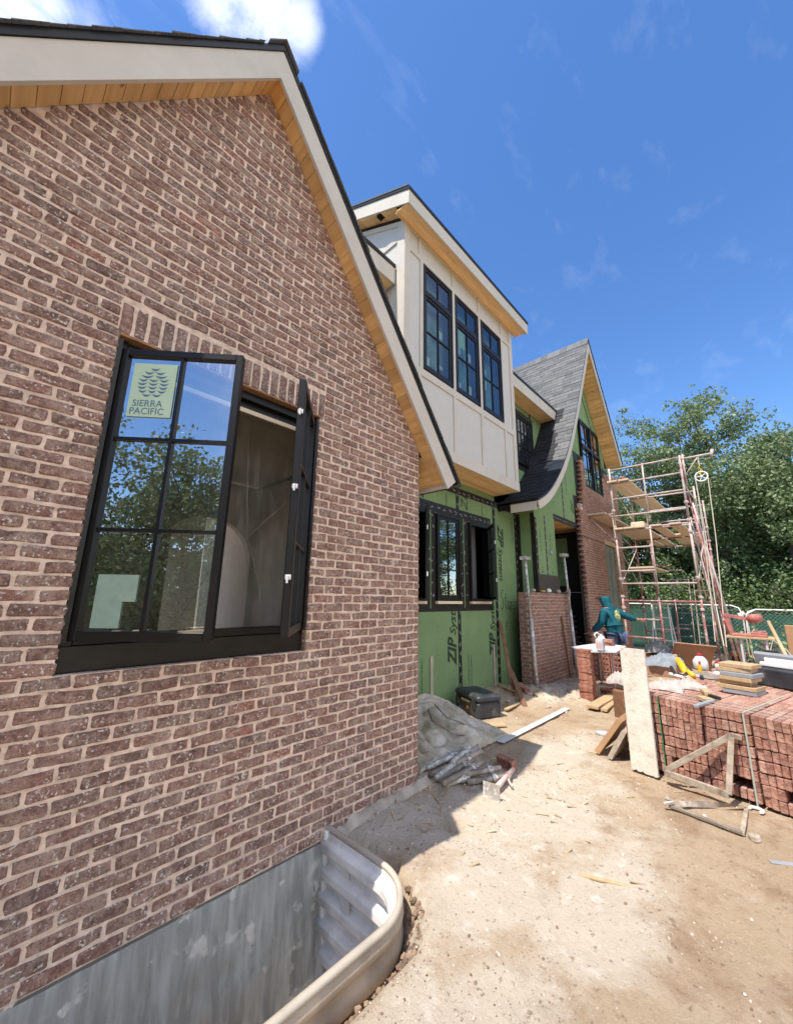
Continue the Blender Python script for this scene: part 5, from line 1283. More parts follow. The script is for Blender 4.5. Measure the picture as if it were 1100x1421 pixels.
leanboard((4.80,-.86,.01),(4.90,-1.08,.34),(.95,-.12,.12),.5,.05,'tanwood','short tan board leaning on the side of the brick cube')
leanboard((4.74,-1.0,.01),(4.80,-1.14,.27),(.95,-.12,.08),.45,.045,'oldwood','short weathered board leaning in front of the tan one')
pb=gz(838,1023); t=MB(); t.tube([pb+Vector((.0,.10,.035)),pb+Vector((0,.02,.035)),pb+Vector((0,-.10,.035))],[.016,.033,.033],10); one(t,'plastic_bottle',M['bottle'],'clear empty bottle lying by the tan board','bottle',smooth=True)
# wooden triangle
tr=thing('wooden_triangle',(4.55,-1.7,0),'weathered wooden triangular bracket standing against the brick cube','bracket')
def pal_pt(px,py,off):
    d=ray(px,py); o_=PO-PV*off; t=(o_-CAM).dot(PV)/d.dot(PV); return CAM+d*t
q1=pal_pt(922,1070,.17); q3=pal_pt(1011,1103,.17); topc=pal_pt(1014,1021,.05)
for i,(p,q,w,h) in enumerate(((q1,topc,.042,.03),(q3,topc+Vector((0,.0,-.01)),.042,.03),(q1+Vector((0,0,-.012)),q3+Vector((0,0,-.005)),.05,.03))):
    a=MB(); a.bar(p,q,w,h,b=.003,up=(1,0,0)); a.build(('diagonal_bar','upright_bar','bottom_bar')[i],M['oldwood'],tr)
a=MB(); a.bar(topc+PU*(-.01),topc+PU*.06+Vector((.05,0,-.01)),.04,.035); a.build('end_block',M['oldwood'],tr)
def lump(name,p,sx,sy,sz,m,label,cat,rz=0,jit=.2,group=None):
    a=MB(); rgx=random.Random(int(p[0]*1000)); vs=[]; n=8
    prof=[(0.0,0),(.8,0.05),(1,.35),(.85,.8),(.4,1.0),(0,1.02)]
    for r,z in prof:
        for k in range(n): t=2*math.pi*k/n+rz; f=1+rgx.uniform(-jit,jit); vs.append((p[0]+r*f*sx*math.cos(t),p[1]+r*f*sy*math.sin(t),gh(p[0],p[1])-.006+z*sz*(1+rgx.uniform(-jit,jit)*.6)))
    a.add(vs,[(i*n+k,i*n+(k+1)%n,(i+1)*n+(k+1)%n,(i+1)*n+k) for i in range(5) for k in range(n)]); return one(a,name,M[m],label,cat,group)
def flat(name,p,L,w,h,rz,m,label,cat,group=None,dz=0,pitch=0):
    a=MB(); T_=Matrix.Translation((p[0],p[1],gh(p[0],p[1])+dz))@Matrix.Rotation(rz,4,'Z')@Matrix.Rotation(pitch,4,'Y'); a.bbox(-L/2,L/2,-w/2,w/2,0,h,min(.003,h*.3),0,T_); return one(a,name,M[m],label,cat,group)
def span(name,px0,px1,w,h,m,label,cat,z=0,group=None,dz=0):
    a=gz(*px0,z); b=gz(*px1,z); c=(a+b)/2; d=b-a; return flat(name,c,d.length,w,h,math.atan2(d.y,d.x),m,label,cat,group,dz)
span('small_block',(1018,1097),(1034,1103),.05,.05,'oldwood','small grey wood block at the foot of the brick cube','block')
# steel bracket lying on the dirt
sb=thing('steel_bracket',tuple(gz(985,1140)),'grey steel triangular bracket lying flat on the dirt','bracket')
c0,c1,c2=gz(929,1122),gz(1030,1161),gz(1036,1126)
for p,q,m in ((c0,c1,'steel'),(c1,c2,'oldwood'),(c0,c2,'steel')):
    a=MB(); zz=gh(*((p+q)/2).to_tuple()[:2])+.02
    if m=='steel' and q is c2:
        n=14; vs=[]
        for i in range(n+1):
            f=i/n; c=p.lerp(q,f); tw=f*3.0; o_=Vector((math.cos(tw)*.022,0,math.sin(tw)*.022)); vs+=[c+o_+Vector((0,0,zz+.01)),c-o_+Vector((0,0,zz+.01))]
        a.add(vs,[(2*i,2*i+1,2*i+3,2*i+2) for i in range(n)])
    else: a.bar((p.x,p.y,zz),(q.x,q.y,zz),.028,.02)
    a.build('bracket_arm',M[m],sb)
a=MB(); a.tube([c0+Vector((-.03,.03,.03)),c0+Vector((.0,-.03,.05)),c0+Vector((.02,.02,.06))],.014,6); a.build('bolt_end',M['gal2'],sb)
a=MB(); a.tube([c2+Vector((.04*math.cos(t),-.06+.04*math.sin(t),.03)) for t in np.linspace(-2.6,1.6,9)],.011,6); a.build('hook_end',M['galv'],sb)
lump('concrete_chunk',gz(1048,1166),.05,.04,.04,'cement','pale concrete chunk just right of the steel bracket','rubble')
lump('white_pebble',gz(977,1132),.016,.012,.014,'white','white pebble inside the steel bracket','pebble')
span('loose_lath',(803,1215),(873,1232),.022,.014,'lumber','thin wooden slat lying alone on the open dirt','slat')
span('dark_strip',(1068,1198),(1110,1203),.035,.006,'grey','dark flat strip at the right edge of the dirt','strip')
# ================================================================= TOP-OF-PALLET CLUTTER
def drape(name,p,rx,ry,h,m,label,cat,seed,z0=None,n=26,rough=1.0,rz=0):
    """crumpled cloth heap"""
    a=MB(); vs=[]; cr,sr=math.cos(rz),math.sin(rz)
    for j in range(n+1):
        for i in range(n+1):
            u=i/n*2-1; v=j/n*2-1; e=max(abs(u),abs(v)); rr=math.hypot(u,v); k=1+.25*noise.noise(Vector((u*1.5,v*1.5,seed)))
            f=max(0,1-min(1,rr/1.25)**2)
            hh=h*f*(.55+.7*abs(noise.noise(Vector((u*2.3,v*2.3,seed+2))))+.5*rough*abs(noise.noise(Vector((u*5.5+seed,v*4,seed)))))+.008
            x=u*rx*k/max(1,rr**.5); y=v*ry*k/max(1,rr**.5)
            vs.append((p[0]+x*cr-y*sr,p[1]+x*sr+y*cr,(z0 if z0 is not None else gh(p[0]+x*cr-y*sr,p[1]+x*sr+y*cr))+hh*(1 if e<.99 else .3)))
    a.add(vs,[(j*(n+1)+i,j*(n+1)+i+1,(j+1)*(n+1)+i+1,(j+1)*(n+1)+i) for j in range(n) for i in range(n)])
    o=one(a,name,M[m],label,cat,smooth=True); return o
pt=lambda px,py,dz=0: on_pallet(px,py)+Vector((0,0,dz))
c=pt(925,957); drape('canvas_bag',c,.13,.15,.09,'cloth','crumpled cream canvas bag at the front corner of the brick cube','bag',2,PTOP)
c=pt(953,955); drape('white_rag',c,.13,.17,.07,'cloth','twisted white rag on the bricks, right of the canvas bag','rag',6,PTOP,rough=1.8)
c=pt(922,922); drape('grey_jacket',c,.45,.22,.16,'clothg','grey jacket heaped on the bricks behind the canvas bag','jacket',8,PTOP)
c=pt(915,905); drape('dark_sack',c,.35,.2,.20,'dark','dark sack on the bricks behind the grey jacket','sack',9,PTOP)
def onp(name,px0,px1,w,h,m,label,cat,dz=0,z=None):
    a=pt(*px0);b=pt(*px1); q=MB(); q.bar(a+Vector((0,0,h/2+dz)),b+Vector((0,0,h/2+dz)),w,h); return one(q,name,M[m],label,cat)
onp('offcut',(948,938),(983,966),.06,.035,'lumber','pale timber offcut lying slanting across the brick tops','offcut')
onp('offcut',(972,970),(985,975),.09,.03,'lumber','short square timber offcut in front of the slanting one','offcut')
onp('wood_float',(965,982),(990,974),.035,.02,'grey','grey trowel blade lying on the front edge of the bricks','trowel')
onp('trowel_handle',(985,968),(998,972),.04,.03,'rubber','black trowel handle on the brick tops','handle')
# yellow saw
ysw=thing('reciprocating_saw',tuple(pt(947,932)),'yellow and black power saw lying on the bricks','power saw')
p0,p1,p2=pt(929,922,.09),pt(940,924,.09),pt(952,938,.03)
a=MB(); a.tube([p0,p1,p1.lerp(p2,.5)+Vector((0,0,.02)),p2],[.03,.035,.045,.035],10); a.build('body',M['yellow'],ysw,smooth=True)
a=MB(); a.tube([pt(932,932,.05),pt(937,940,.03),pt(950,942,.03),pt(956,938,.04)],.022,8); a.build('grip',M['rubber'],ysw,smooth=True)
a=MB(); a.tube([pt(930,938,.02),pt(948,943,.02)],.02,8); a.build('blade_guard',M['galv'],ysw)
a=MB(); a.tube([pt(950,935,.05),pt(962,943,.04)],.03,8); a.build('battery',M['yellow'],ysw,smooth=True)
onp('iron_bar',(938,908),(965,940),.018,.018,'rubber','black iron bar lying among the tools','bar',.02)
onp('hand_tool',(970,928),(974,944),.035,.035,'rubber','black tool handle with yellow end, upright among the tools','handle',.0)
a=MB(); q=pt(972,938,0); a.lathe([(.022,.0),(.024,.10),(.02,.13)],q,10); one(a,'yellow_cap',M['yellow'],'small yellow cap on the black tool handle','torch')  # yellow end cap of the black tool handle, built separately
c=pt(975,940); drape('cable_coil',c,.12,.2,.05,'steel','tangle of grey cable and tools on the bricks','cable',12,PTOP,rough=2.2)
# red and white jug
jg=thing('red_capped_jug',tuple(pt(973,930)),'red and white plastic jug behind the tool pile','jug')
a=MB(); a.lathe([(.07,0),(.085,.03),(.085,.12),(.05,.17),(.03,.18)],(0,0,0),14); a.build('body',M['white'],jg,local=True,smooth=True)
a=MB(); a.lathe([(.03,.18),(.03,.215)],(0,0,0),10); a.bbox(-.085,.0,-.02,.02,.05,.13,.01); a.build('cap',M['red'],jg,local=True)
sp_=thing('spray_bottle',tuple(pt(997,932)),'small white bottle with pink cap, left of the board stack','bottle')
a=MB(); a.lathe([(.03,0),(.033,.08),(.02,.10)],(0,0,0),10); a.build('body',M['white'],sp_,local=True,smooth=True); a=MB(); a.lathe([(.02,.10),(.018,.14)],(0,0,0),10); a.build('cap',M['red'],sp_,local=True)
a=MB(); q=pt(1000,937); a.bbox(q.x-.08,q.x+.08,q.y-.07,q.y+.07,PTOP,PTOP+.03,.004); one(a,'white_block',M['white'],'flat white block beside the pink-capped bottle','block')
# stack of short boards
s0=gz(1006,970,PTOP); rr_=random.Random(4)
bx=5.55; by=-2.07; 
for i in range(7):
    T_=Matrix.Translation((bx+rr_.uniform(-.03,.03),by+rr_.uniform(-.02,.02),PTOP+.002+i*.041))@Matrix.Rotation(prz+rr_.uniform(-.12,.12),4,'Z'); a=MB(); L=.48 if i>2 else .55; w=.17
    a.bbox(-.13,.13,-w*.8+.02*(i==2),w*.8+.05*(i<3)*(i%2),0,.038,.003,0,T_)
    one(a,'short_board',M['lumber' if i not in (0,4) else 'grey'],['bottom grey board of the short board stack','second board from the bottom of the short stack','wide third board jutting from the short stack','fourth board from the bottom, mid stack','grey-edged fifth board of the short stack','board just under the top of the short stack','top board of the short board stack'][i],'board','stack of short boards on the bricks')
# tubs and bin
tb=thing('grey_tool_case',(6.2,-2.42,PTOP),'grey plastic tool case standing open behind the board stack','tool case')
T_=Matrix.Rotation(prz-.25,4,'Z')
a=MB(); a.bbox(-.12,.12,-.30,.30,0,.20,.02,0,T_); a.build('black_base',M['dark'],tb,local=True)
a=MB(); a.bbox(.10,.15,-.30,.30,.14,.33,.02,0,T_@Matrix.Rotation(-.25,4,'Y')); a.build('grey_lid',M['grey'],tb,local=True)
a=MB(); a.bbox(.02,.10,-.30,.20,.20,.30,.015,0,T_); a.bbox(-.06,.0,-.31,.20,.205,.25,.01,0,T_); a.build('grey_tray',M['galv'],tb,local=True)
a=MB()
for yy in (-.15,.15): a.bbox(.14,.17,yy-.05,yy+.05,.31,.345,.006,0,T_@Matrix.Rotation(-.25,4,'Y'))
a.build('latches',M['rubber'],tb,local=True)
yb_=thing('yellow_bucket',(8.0,-2.32,.62),'yellow bucket with red rim behind the grey tool case','bucket')
a=MB(); a.lathe([(.10,0),(.125,.16)],(0,0,0),20); a.build('pail',M['yellow'],yb_,local=True,smooth=True); a=MB(); a.lathe([(.128,.15),(.132,.19),(.118,.20),(.110,.16)],(0,0,0),20,cap=False); a.lathe([(.0,.165),(.11,.165)],(0,0,0),20,cap=False); a.build('rim',M['red'],yb_,local=True,smooth=True)
a=MB(); a.tube([at(1066,863,0,7.2),at(1103,935,0,6.2)],.020,8); one(a,'long_tool_handle',M['lumber'],'long pale wooden tool handle slanting at the right edge','handle',smooth=True)
a=MB(); q=at(1098,900,0,7.6); a.bbox(q.x-.02,q.x+.02,q.y-.25,q.y+.03,.66,1.32,.006); one(a,'orange_panel',M['tanwood'],'orange wooden panel standing at the right edge','panel')
a=MB(); q=gz(1090,935,.72); a.bbox(6.9,7.2,-2.75,-2.45,.62,.78,.01); a.bbox(6.7,6.88,-2.7,-2.48,.69,.72,.003); a.bbox(6.72,6.86,-2.69,-2.5,.7235,.75,.003); one(a,'white_carton',M['white'],'white flat cartons behind the tool case','carton')
a=MB(); a.tube([(7.5,-2.6,.75),(7.5,-2.48,1.0),(7.5,-2.36,1.12),(7.5,-2.31,.95),(7.5,-2.30,.7)],.008,6); one(a,'pale_hose',M['rope'],'thin pale hose looping beside the long handle','hose')
# tile saw on its stand
X=9.0
ts=thing('saw_stand',(9.0,-2.08,0),'wooden topped stand carrying the tile saw','stand')
a=MB(); a.bbox(8.8,9.25,-2.42,-1.78,1.03,1.06,.004); a.build('top',M['lumber'],ts)
for xx in (8.86,9.18):
    for yy in (-1.96,-2.27): a=MB(); a.tube([(xx,yy,0),(xx,yy,1.03)],.016,8); a.build('leg',M['white'],ts)
sw=thing('tile_saw',(9.0,-2.08,1.062),'faded red masonry saw with raised cutting head on the stand','saw')
a=MB(); a.bbox(8.88,9.14,-2.30,-1.86,1.062,1.10,.008); a.bbox(8.90,9.12,-2.30,-2.1,1.10,1.135,.006); a.build('base',M['saw'],sw)
a=MB(); a.bar((9.02,-1.86,1.08),(9.02,-1.80,1.38),.06,.06); a.bar((9.06,-1.84,1.08),(9.06,-1.76,1.30),.03,.03); a.build('column',M['saw'],sw)
a=MB(); a.bar((9.02,-1.78,1.40),(9.0,-2.16,1.33),.07,.055); a.build('arm',M['saw'],sw)
a=MB(); a.tube([(8.93,-2.14,1.35),(9.10,-2.22,1.36)],.075,16); a.build('motor_guard',M['saw'],sw,smooth=True)
a=MB(); a.bar((9.0,-2.05,1.40),(9.0,-2.2,1.50),.02,.02); a.bar((9.0,-1.98,1.40),(9.0,-2.06,1.45),.05,.05); a.build('handle',M['galv'],sw)
a=MB(); a.tube([(9.0,-2.16,1.33),(8.98,-2.15,1.18),(8.95,-2.08,1.07),(8.9,-1.95,1.07)],.008,6); a.build('hose',M['rope'],sw)
a=MB(); a.bbox(8.92,9.1,-2.29,-2.14,1.136,1.16,.004); a.build('sliding_tray',M['redpaint'],sw)
a=MB(); 
for k in range(3): a.tube([(9.0,-2.03-.03*k,1.10),(9.0,-2.03-.03*k,1.32)],.004,5)
a.build('rods',M['galv'],sw)
# bag, cardboard, bucket of bricks behind
drape('black_bag',(12.6,-1.72),.35,.3,.5,'rubber','black rubbish bag on the ground beyond the ropes','bag',21)
a=MB(); a.lathe([(.16,.40),(.17,.48)],(12.4,-1.72,0),16); one(a,'clay_pot',M['clay'],'round clay-coloured lid lying on the black bag','lid')
leanboard((9.4,-.82,.42),(9.1,-1.0,.86),(.25,-1,-.05),.62,.02,'card','brown board leaning behind the ropes and tool pile','brown_board')
a=MB(); a.bbox(8.6,9.1,-1.05,-.5,.3,.66,.01); one(a,'cardboard_box',M['card'],'low cardboard box behind the power saw','box')
tree('potted_shrub',12.0,-2.35,.95,.28,77,'small leafy shrub growing under the tile saw stand',500,0,'leaf',ls=.09)['category']='shrub'
# ================================================================= MIXING TABLE, STACKS
tb=thing('mortar_table',(7.75,-.02,0),'trestle table with white top holding jug and bricks','table')
a=MB(); a.add([(7.45,.30,.775),(8.53,.14,.775),(8.38,-.36,.775),(7.31,-.47,.775),(7.02,-.14,.775)]+[(7.45,.30,.795),(8.53,.14,.795),(8.38,-.36,.795),(7.31,-.47,.795),(7.02,-.14,.795)],[(4,3,2,1,0),(5,6,7,8,9),(0,1,6,5),(1,2,7,6),(2,3,8,7),(3,4,9,8),(4,0,5,9)]); a.build('table_top',M['white'],tb)
for x,y in ((7.45,-.36),(8.25,-.28),(7.5,.20),(8.3,.10)):
    a=MB(); a.tube([(x,y,0),(x,y,.775)],.014,8); a.build('leg',M['palepaint'],tb,smooth=True)
a=MB(); a.tube([(7.45,-.36,.2),(7.5,.20,.2)],.010,6); a.tube([(8.25,-.28,.25),(8.3,.1,.25)],.010,6); a.tube([(7.45,-.36,.25),(8.25,-.28,.25)],.010,6); a.tube([(7.45,-.36,.7),(8.25,-.28,.7)],.010,6); a.build('stretchers',M['palepaint'],tb)
jg=thing('white_jug',(7.18,-.27,.796),'large translucent white jug with handle on the table','jug')
a=MB(); a.bbox(-.075,.075,-.055,.055,0,.20,.02); a.lathe([(.06,.195),(.045,.235),(.022,.245),(.022,.27)],(.02,-.02,0),12); a.build('body',M['white'],jg,local=True,smooth=False)
a=MB(); a.tube([(-.06,.03,.19),(-.06,.06,.26),(-.0,.04,.29),(.02,-.0,.26)],.013,7); a.build('handle',M['white'],jg,local=True,smooth=True)
a=MB(); a.box(-.0765,-.0755,-.04,.035,.05,.14); a.box(-.03,.05,-.0565,-.0555,.05,.14); a.build('label',mat('pink_label',(.60,.42,.42),.6),jg,local=True)
bl=MB(); bl.bbox(-.10,.10,-.046,.046,0,.057,.005,jit=.002); BF=bl.build('brick',M['clay'],me_only=True)
def flatbrick(x,y,z,rz,label,grp): 
    o=bpy.data.objects.new('brick',BF); COL.objects.link(o); o.location=(x,y,z); o.rotation_euler=(0,0,rz); tag(o,label,'brick',grp)
flatbrick(8.16,-.12,.797,1.5,'lower of the two bricks stacked on the table','bricks on the table'); flatbrick(8.14,-.11,.856,1.4,'upper of the two bricks stacked on the table','bricks on the table')
for k in range(13):
    for s in (0,1):
        flatbrick(7.02+.03*random.uniform(-.3,.3)+(.10 if s else 0)-.02, -.06+.01*random.uniform(-1,1)-(.0),gh(7.0,0)+.0585*k,1.57+random.uniform(-.12,.12) if s==0 else 1.57+random.uniform(-.1,.1),'clay brick in the tall stack left of the table, %s from ground, %s side'%(ORD[k],('near','far')[s]),'tall brick stack by the table')
# perforated brick pile under the table
pb_=MB()
def perf(mb,T_):
    L,w,h=.20,.095,.06; xs_=[-L/2,-.075,-.035,-.015,.015,.035,.075,L/2]; 
    # face with three square holes, as boxes
    for (a_,b_) in ((-L/2,-.075),(-.035,-.02),(.02,.035),(.075,L/2)): mb.box(a_,b_,-w/2,w/2,0,h,0,T_)
    for (a_,b_) in ((-.075,-.035),(-.02,.02),(.035,.075)): mb.box(a_,b_,-w/2,-.025,0,h,0,T_); mb.box(a_,b_,.025,w/2,0,h,0,T_)
perf(pb_,Matrix.Identity(4)); PERF=pb_.build('perforated_brick',M['clay'],me_only=True)
for i in range(6):
    for j in range(3):
        o=bpy.data.objects.new('perforated_brick',PERF); COL.objects.link(o); o.location=(8.9+.02*random.random(),.42-.10*0-.22*j,.055+.10*i); o.rotation_euler=(0,math.radians(-90),0); o.rotation_euler=(math.radians(90),0,math.radians(90)); 
        tag(o,'perforated brick behind the table legs, %s course up, %s from left'%(ORD[i],ORD[j]),'brick','perforated brick pile under the table')
for (px,py,l) in ((700,1066,'single perforated brick at the edge of the pipe heap'),(841,968,'perforated brick on the ground under the table, left one'),(848,966,'perforated brick on the ground under the table, right one')):
    q=gz(px,py); o=bpy.data.objects.new('perforated_brick',PERF); COL.objects.link(o); o.location=(q.x,q.y,gh(q.x,q.y)+.04); o.rotation_euler=(math.radians(75),0,1.3); tag(o,l,'brick')
drape('dusty_cloth',gz(864,956,.35),.2,.2,.18,'cloth','dusty cloth heaped on a box beside the upright board','cloth',31,.42)
a=MB(); q=gz(865,962,.35); a.bbox(q.x+.05,q.x+.25,q.y-.02,q.y+.16,0,.36,.01); one(a,'low_crate',M['darkwood'],'brown crate under the dusty cloth','box')
span('timber_plank',(822,988),(864,963),.17,.04,'lumber','fresh timber plank on the dirt left of the brick cube','plank',dz=.01)
span('timber_plank',(838,990),(872,962),.09,.035,'lumber','narrow timber plank beside the wider fresh one','plank',dz=.0)
span('white_flashing',(694,1034),(787,986),.085,.006,'white','long white metal flashing lying on the dirt in front of the pier','flashing',dz=.025)
span('tan_board',(668,1010),(700,1009),.15,.022,'lumber','short tan board on the dirt beside the toolbox','board',dz=.02)
span('pale_stick',(702,990),(725,978),.06,.02,'lumber','pale stick on the dirt below the leaning brown boards','stick',dz=.02)
for i,(px0,px1) in enumerate((((700,968),(716,974)),((690,963),(706,972)),((640,1000),(652,1008)),((730,968),(745,975)))):
    span('splinter',px0,px1,.035,.012,'lumber','splintered offcut '+('under the leaning brown boards','just right of the toolbox','at the front of the toolbox','at the foot of the steel prop')[i],'offcut',group='offcuts in the rubble',dz=.02)
def lean(name,p,q,w,h,m,label,cat,**k):
    a=MB(); a.bar(p,q,w,h,**k); return one(a,name,M[m],label,cat)
lean('leaning_board',(6.20,.78,.02),(6.80,1.33,1.20),.06,.02,'darkwood','long brown board leaning on the green wall','board')
lean('leaning_board',(5.95,.50,.02),(6.50,1.0,.42),.08,.025,'darkwood','short brown board leaning low against the longer one','board')
lean('thin_batten',(8.55,.76,.05),(8.42,.80,1.28),.035,.02,'darkwood','thin brown slat leaning on the brick pier','slat')
# steel props
def prop(px,x,y,zt,label,fork=True):
    t=thing('steel_prop',(x,y,0),label,'steel prop','adjustable steel props by the pier')
    lx=.05
    a=MB(); a.tube([(0,0,.0),(.02*0-.02,.04,zt*.55)],.030,10); a.build('outer_tube',M['gal2'],t,local=True,smooth=True)
    a=MB(); a.tube([(-.02,.04,zt*.54),(-.05,.07,zt)],.023,10); a.build('inner_tube',M['gal2'],t,local=True,smooth=True)
    a=MB(); a.bbox(-.13,.03,0,.14,zt-.0,zt+.012,.002); a.bbox(-.13,-.118,0,.14,zt+.012,zt+.06,.002); a.bbox(.018,.03,0,.14,zt+.012,zt+.06,.002); a.bbox(-.07,.07,-.07,.07,-.005,.008,.002); a.build('end_plates',M['gal2'],t,local=True)
    a=MB(); a.tube([(-.16,.05,zt*.70),(.10,.05,zt*.70)],.010,6); a.tube([(-.02,.04,zt*.66),(-.02,.04,zt*.72)],.034,8); a.build('collar_handle',M['steel'],t,local=True)
    return t
prop(0,6.86,.70,2.32,'cement-splashed steel prop in front of the pier, left one'); prop(0,8.80,.70,2.55,'steel prop standing at the right corner of the pier')
# bits on top of the pier
for i,(x,m,h) in enumerate(((7.35,'cement',.05),(7.8,'yellow',.03),(8.1,'galv',.07),(8.6,'cement',.06))):
    a=MB(); a.lathe([(.05,0),(.055,h*.6),(.03,h)],(x,.90,1.762),9); one(a,'small_tin',M[m],['grey mortar blob at the left of the pier top','tiny yellow lid on the pier top','small galvanised tin on the pier top','grey mortar blob at the right of the pier top'][i],'tin')
# toolbox
tx=thing('black_toolbox',(5.2,.86,0),'dusty black toolbox on the dirt against the green wall','toolbox',rz=math.radians(-24))
zg=gh(5.2,.86)
a=MB(); a.bbox(-.19,.19,-.30,.30,zg,zg+.20,.02); a.bbox(-.175,.175,-.285,.285,zg+.0,zg+.02,.004); a.build('body',M['dark'],tx,local=True)
a=MB(); a.bbox(-.20,.20,-.31,.31,zg+.205,zg+.29,.025); a.build('lid',M['dark'],tx,local=True)
a=MB(); a.bbox(-.215,-.19,-.10,.10,zg+.17,zg+.20,.006); a.build('yellow_catch',mat('dusty_yellow',(.45,.35,.15),.6),tx,local=True)
a=MB(); a.bbox(-.196,-.19,-.06,-.01,zg+.08,zg+.12,.001); a.build('orange_badge',mat('orange_badge',(.7,.3,.03),.5),tx,local=True)
for yy in (-.2,.2): a=MB(); a.bbox(-.21,-.19,yy-.04,yy+.04,zg+.10,zg+.24,.005); a.build('latch',M['rubber'],tx,local=True)
a=MB(); a.tube([(-.12,.31,zg+.14),(-.10,.37,zg+.20),(.0,.38,zg+.22),(.10,.37,zg+.20),(.12,.31,zg+.14)],.016,8); a.build('carry_handle',M['rubber'],tx,local=True,smooth=True)
# tarp heap with pipes
def tarp():
    a=MB(); n=120; vs=[]
    x0,x1,y0,y1=3.0,4.72,.10,1.30
    for j in range(n+1):
        for i in range(n+1):
            u=i/n;v=j/n; x=x0+(x1-x0)*u; y=y0+(y1-y0)*v
            f=math.sin(math.pi*min(1,max(0,u)))**.6*math.sin(math.pi*min(1,v*.75+.08))**.7
            px0,py0=3.55,1.15; th=math.atan2(y-py0,x-px0); rd=math.hypot(x-px0,y-py0); wv_=noise.noise(Vector((x*1.6,y*1.6,11)))
            fold=.10+.16*abs(noise.noise(Vector((x*1.7+y,y*1.6,5))))+.12*min(1,rd*1.5)*(abs(math.sin(th*5.5+wv_*5))-.5)+.06*(abs(math.sin((x*1.1+y*.6)*16+wv_*9+3*noise.noise(Vector((x*4,y*4,2)))))-.5)+.018*noise.noise(Vector((x*16,y*16,4)))
            cut=.0 if (y>.42+.25*(x-3.4)*(-1) or x>4.3) else 1
            h=.36*f*(.35+.9*v)*(.7)+fold*f*.85; ex=.12*noise.noise(Vector((u*3,v*3,1)))
            vs.append((x+ex,y+ex*.5,gh(x,y)+.01+max(0,h)*(1 if 0<i<n and 0<j<n else .1)))
    a.add(vs,[(j*(n+1)+i,j*(n+1)+i+1,(j+1)*(n+1)+i+1,(j+1)*(n+1)+i) for j in range(n) for i in range(n)]); a.f=[t for q in a.f for t in ((q[0],q[1],q[2]),(q[0],q[2],q[3]))] if True else a.f; a.m=[0]*len(a.f); return a
M['tarpm']=mat('dusty_plastic_sheeting',(.44,.38,.28),.28,spec=.6,var=.25,vscale=5,bump=.25,bscale=16,col2=(.60,.54,.43),c2s=3.5)
one(tarp(),'plastic_tarp',M['tarpm'],'dusty crumpled plastic tarp heaped by the brick corner','tarp',smooth=True)
a=MB(); a.tube([gz(594,985,.35),gz(600,1000,.34),gz(612,1008,.30),gz(630,1018,.22),gz(655,1022,.12),gz(672,1028,.05)],.012,6); one(a,'grey_hose',M['steel'],'dark hose lying across the plastic tarp','hose',smooth=True)
a=MB(); a.tube([gz(603,978,.40),gz(620,996,.36),gz(640,1003,.25),gz(664,1014,.10)],.008,6); one(a,'tie_cord',M['steel'],'thin dark cord behind the hose on the tarp','cord',smooth=True)
pipes=[((592,1066,.10),(640,1044,.14)),((584,1064,.05),(615,1046,.08)),((596,1076,.07),(668,1043,.20)),((604,1080,.10),(664,1036,.16)),((608,1083,.05),(656,1054,.10)),((614,1088,.10),(670,1058,.12)),((618,1089,.03),(650,1077,.04)),((640,1076,.10),(694,1066,.10)),((588,1069,.02),(632,1050,.03)),((626,1060,.17),(652,1036,.22)),((648,1086,.03),(700,1078,.02))]
lab=['pipe in the heap nearest the brick corner','short pipe poking out beside the brick corner','long pale pipe across the top of the heap','topmost dark pipe of the heap','pipe under the topmost one','thick pipe at the front of the heap','short pipe at the front foot of the heap','pipe pointing right at the edge of the tarp','pipe half buried at the left foot of the heap','pipe end rising at the back of the heap','lowest pipe, half in the sunlight']
for i,(p,q) in enumerate(pipes):
    P_=gz(p[0],p[1],p[2]*.55+.03); Q_=gz(q[0],q[1],q[2]*.55+.05)
    t=thing('scaffold_pipe',tuple((P_+Q_)/2),lab[i],'pipe','steel props heaped by the brick corner')
    a=MB(); a.tube([P_,Q_],.024,10); a.build('tube',M['steel' if i%3 else 'gal2'],t,smooth=True)
    m_=P_.lerp(Q_,.72); d=(Q_-P_).normalized(); a=MB(); a.tube([m_-d*.02,m_+d*.02],.034,8); sdv=d.cross(Vector((0,0,1))).normalized(); a.tube([m_-sdv*.06+Vector((0,0,.02)),m_+sdv*.06+Vector((0,0,.03))],.008,6); a.build('collar',M['gal2'],t)
pl_=thing('base_plate_prop',tuple(gz(690,1092)),'pale prop with square foot plate lying in front of the heap','steel prop')
a=MB(); P_=gz(682,1100,.06); Q_=gz(712,1068,.06); a.tube([P_,Q_],.022,10); a.build('tube',M['palepaint'],pl_,smooth=True)
a=MB(); d=(Q_-P_).normalized(); sdv=d.cross(Vector((0,0,1))).normalized(); v=[P_+sdv*s*.07+Vector((0,0,z)) for s,z in ((-1,-.06),(1,-.06),(1,.07),(-1,.07))]; a.add(v+[q-d*.008 for q in v],[(0,1,2,3),(7,6,5,4),(0,4,5,1),(1,5,6,2),(2,6,7,3),(3,7,4,0)]); a.build('foot_plate',M['gal2'],pl_)
a=MB(); m_=P_.lerp(Q_,.7); a.tube([m_,m_+Vector((-.06,-.05,-.02)),m_+Vector((-.10,-.10,-.03))],.010,6); a.tube([m_-d*.015,m_+d*.015],.03,8); a.build('pin',M['redpaint'],pl_)
lump('concrete_chunk',gz(677,1098),.05,.045,.05,'cement','grey concrete chunk touching the foot plate','rubble')
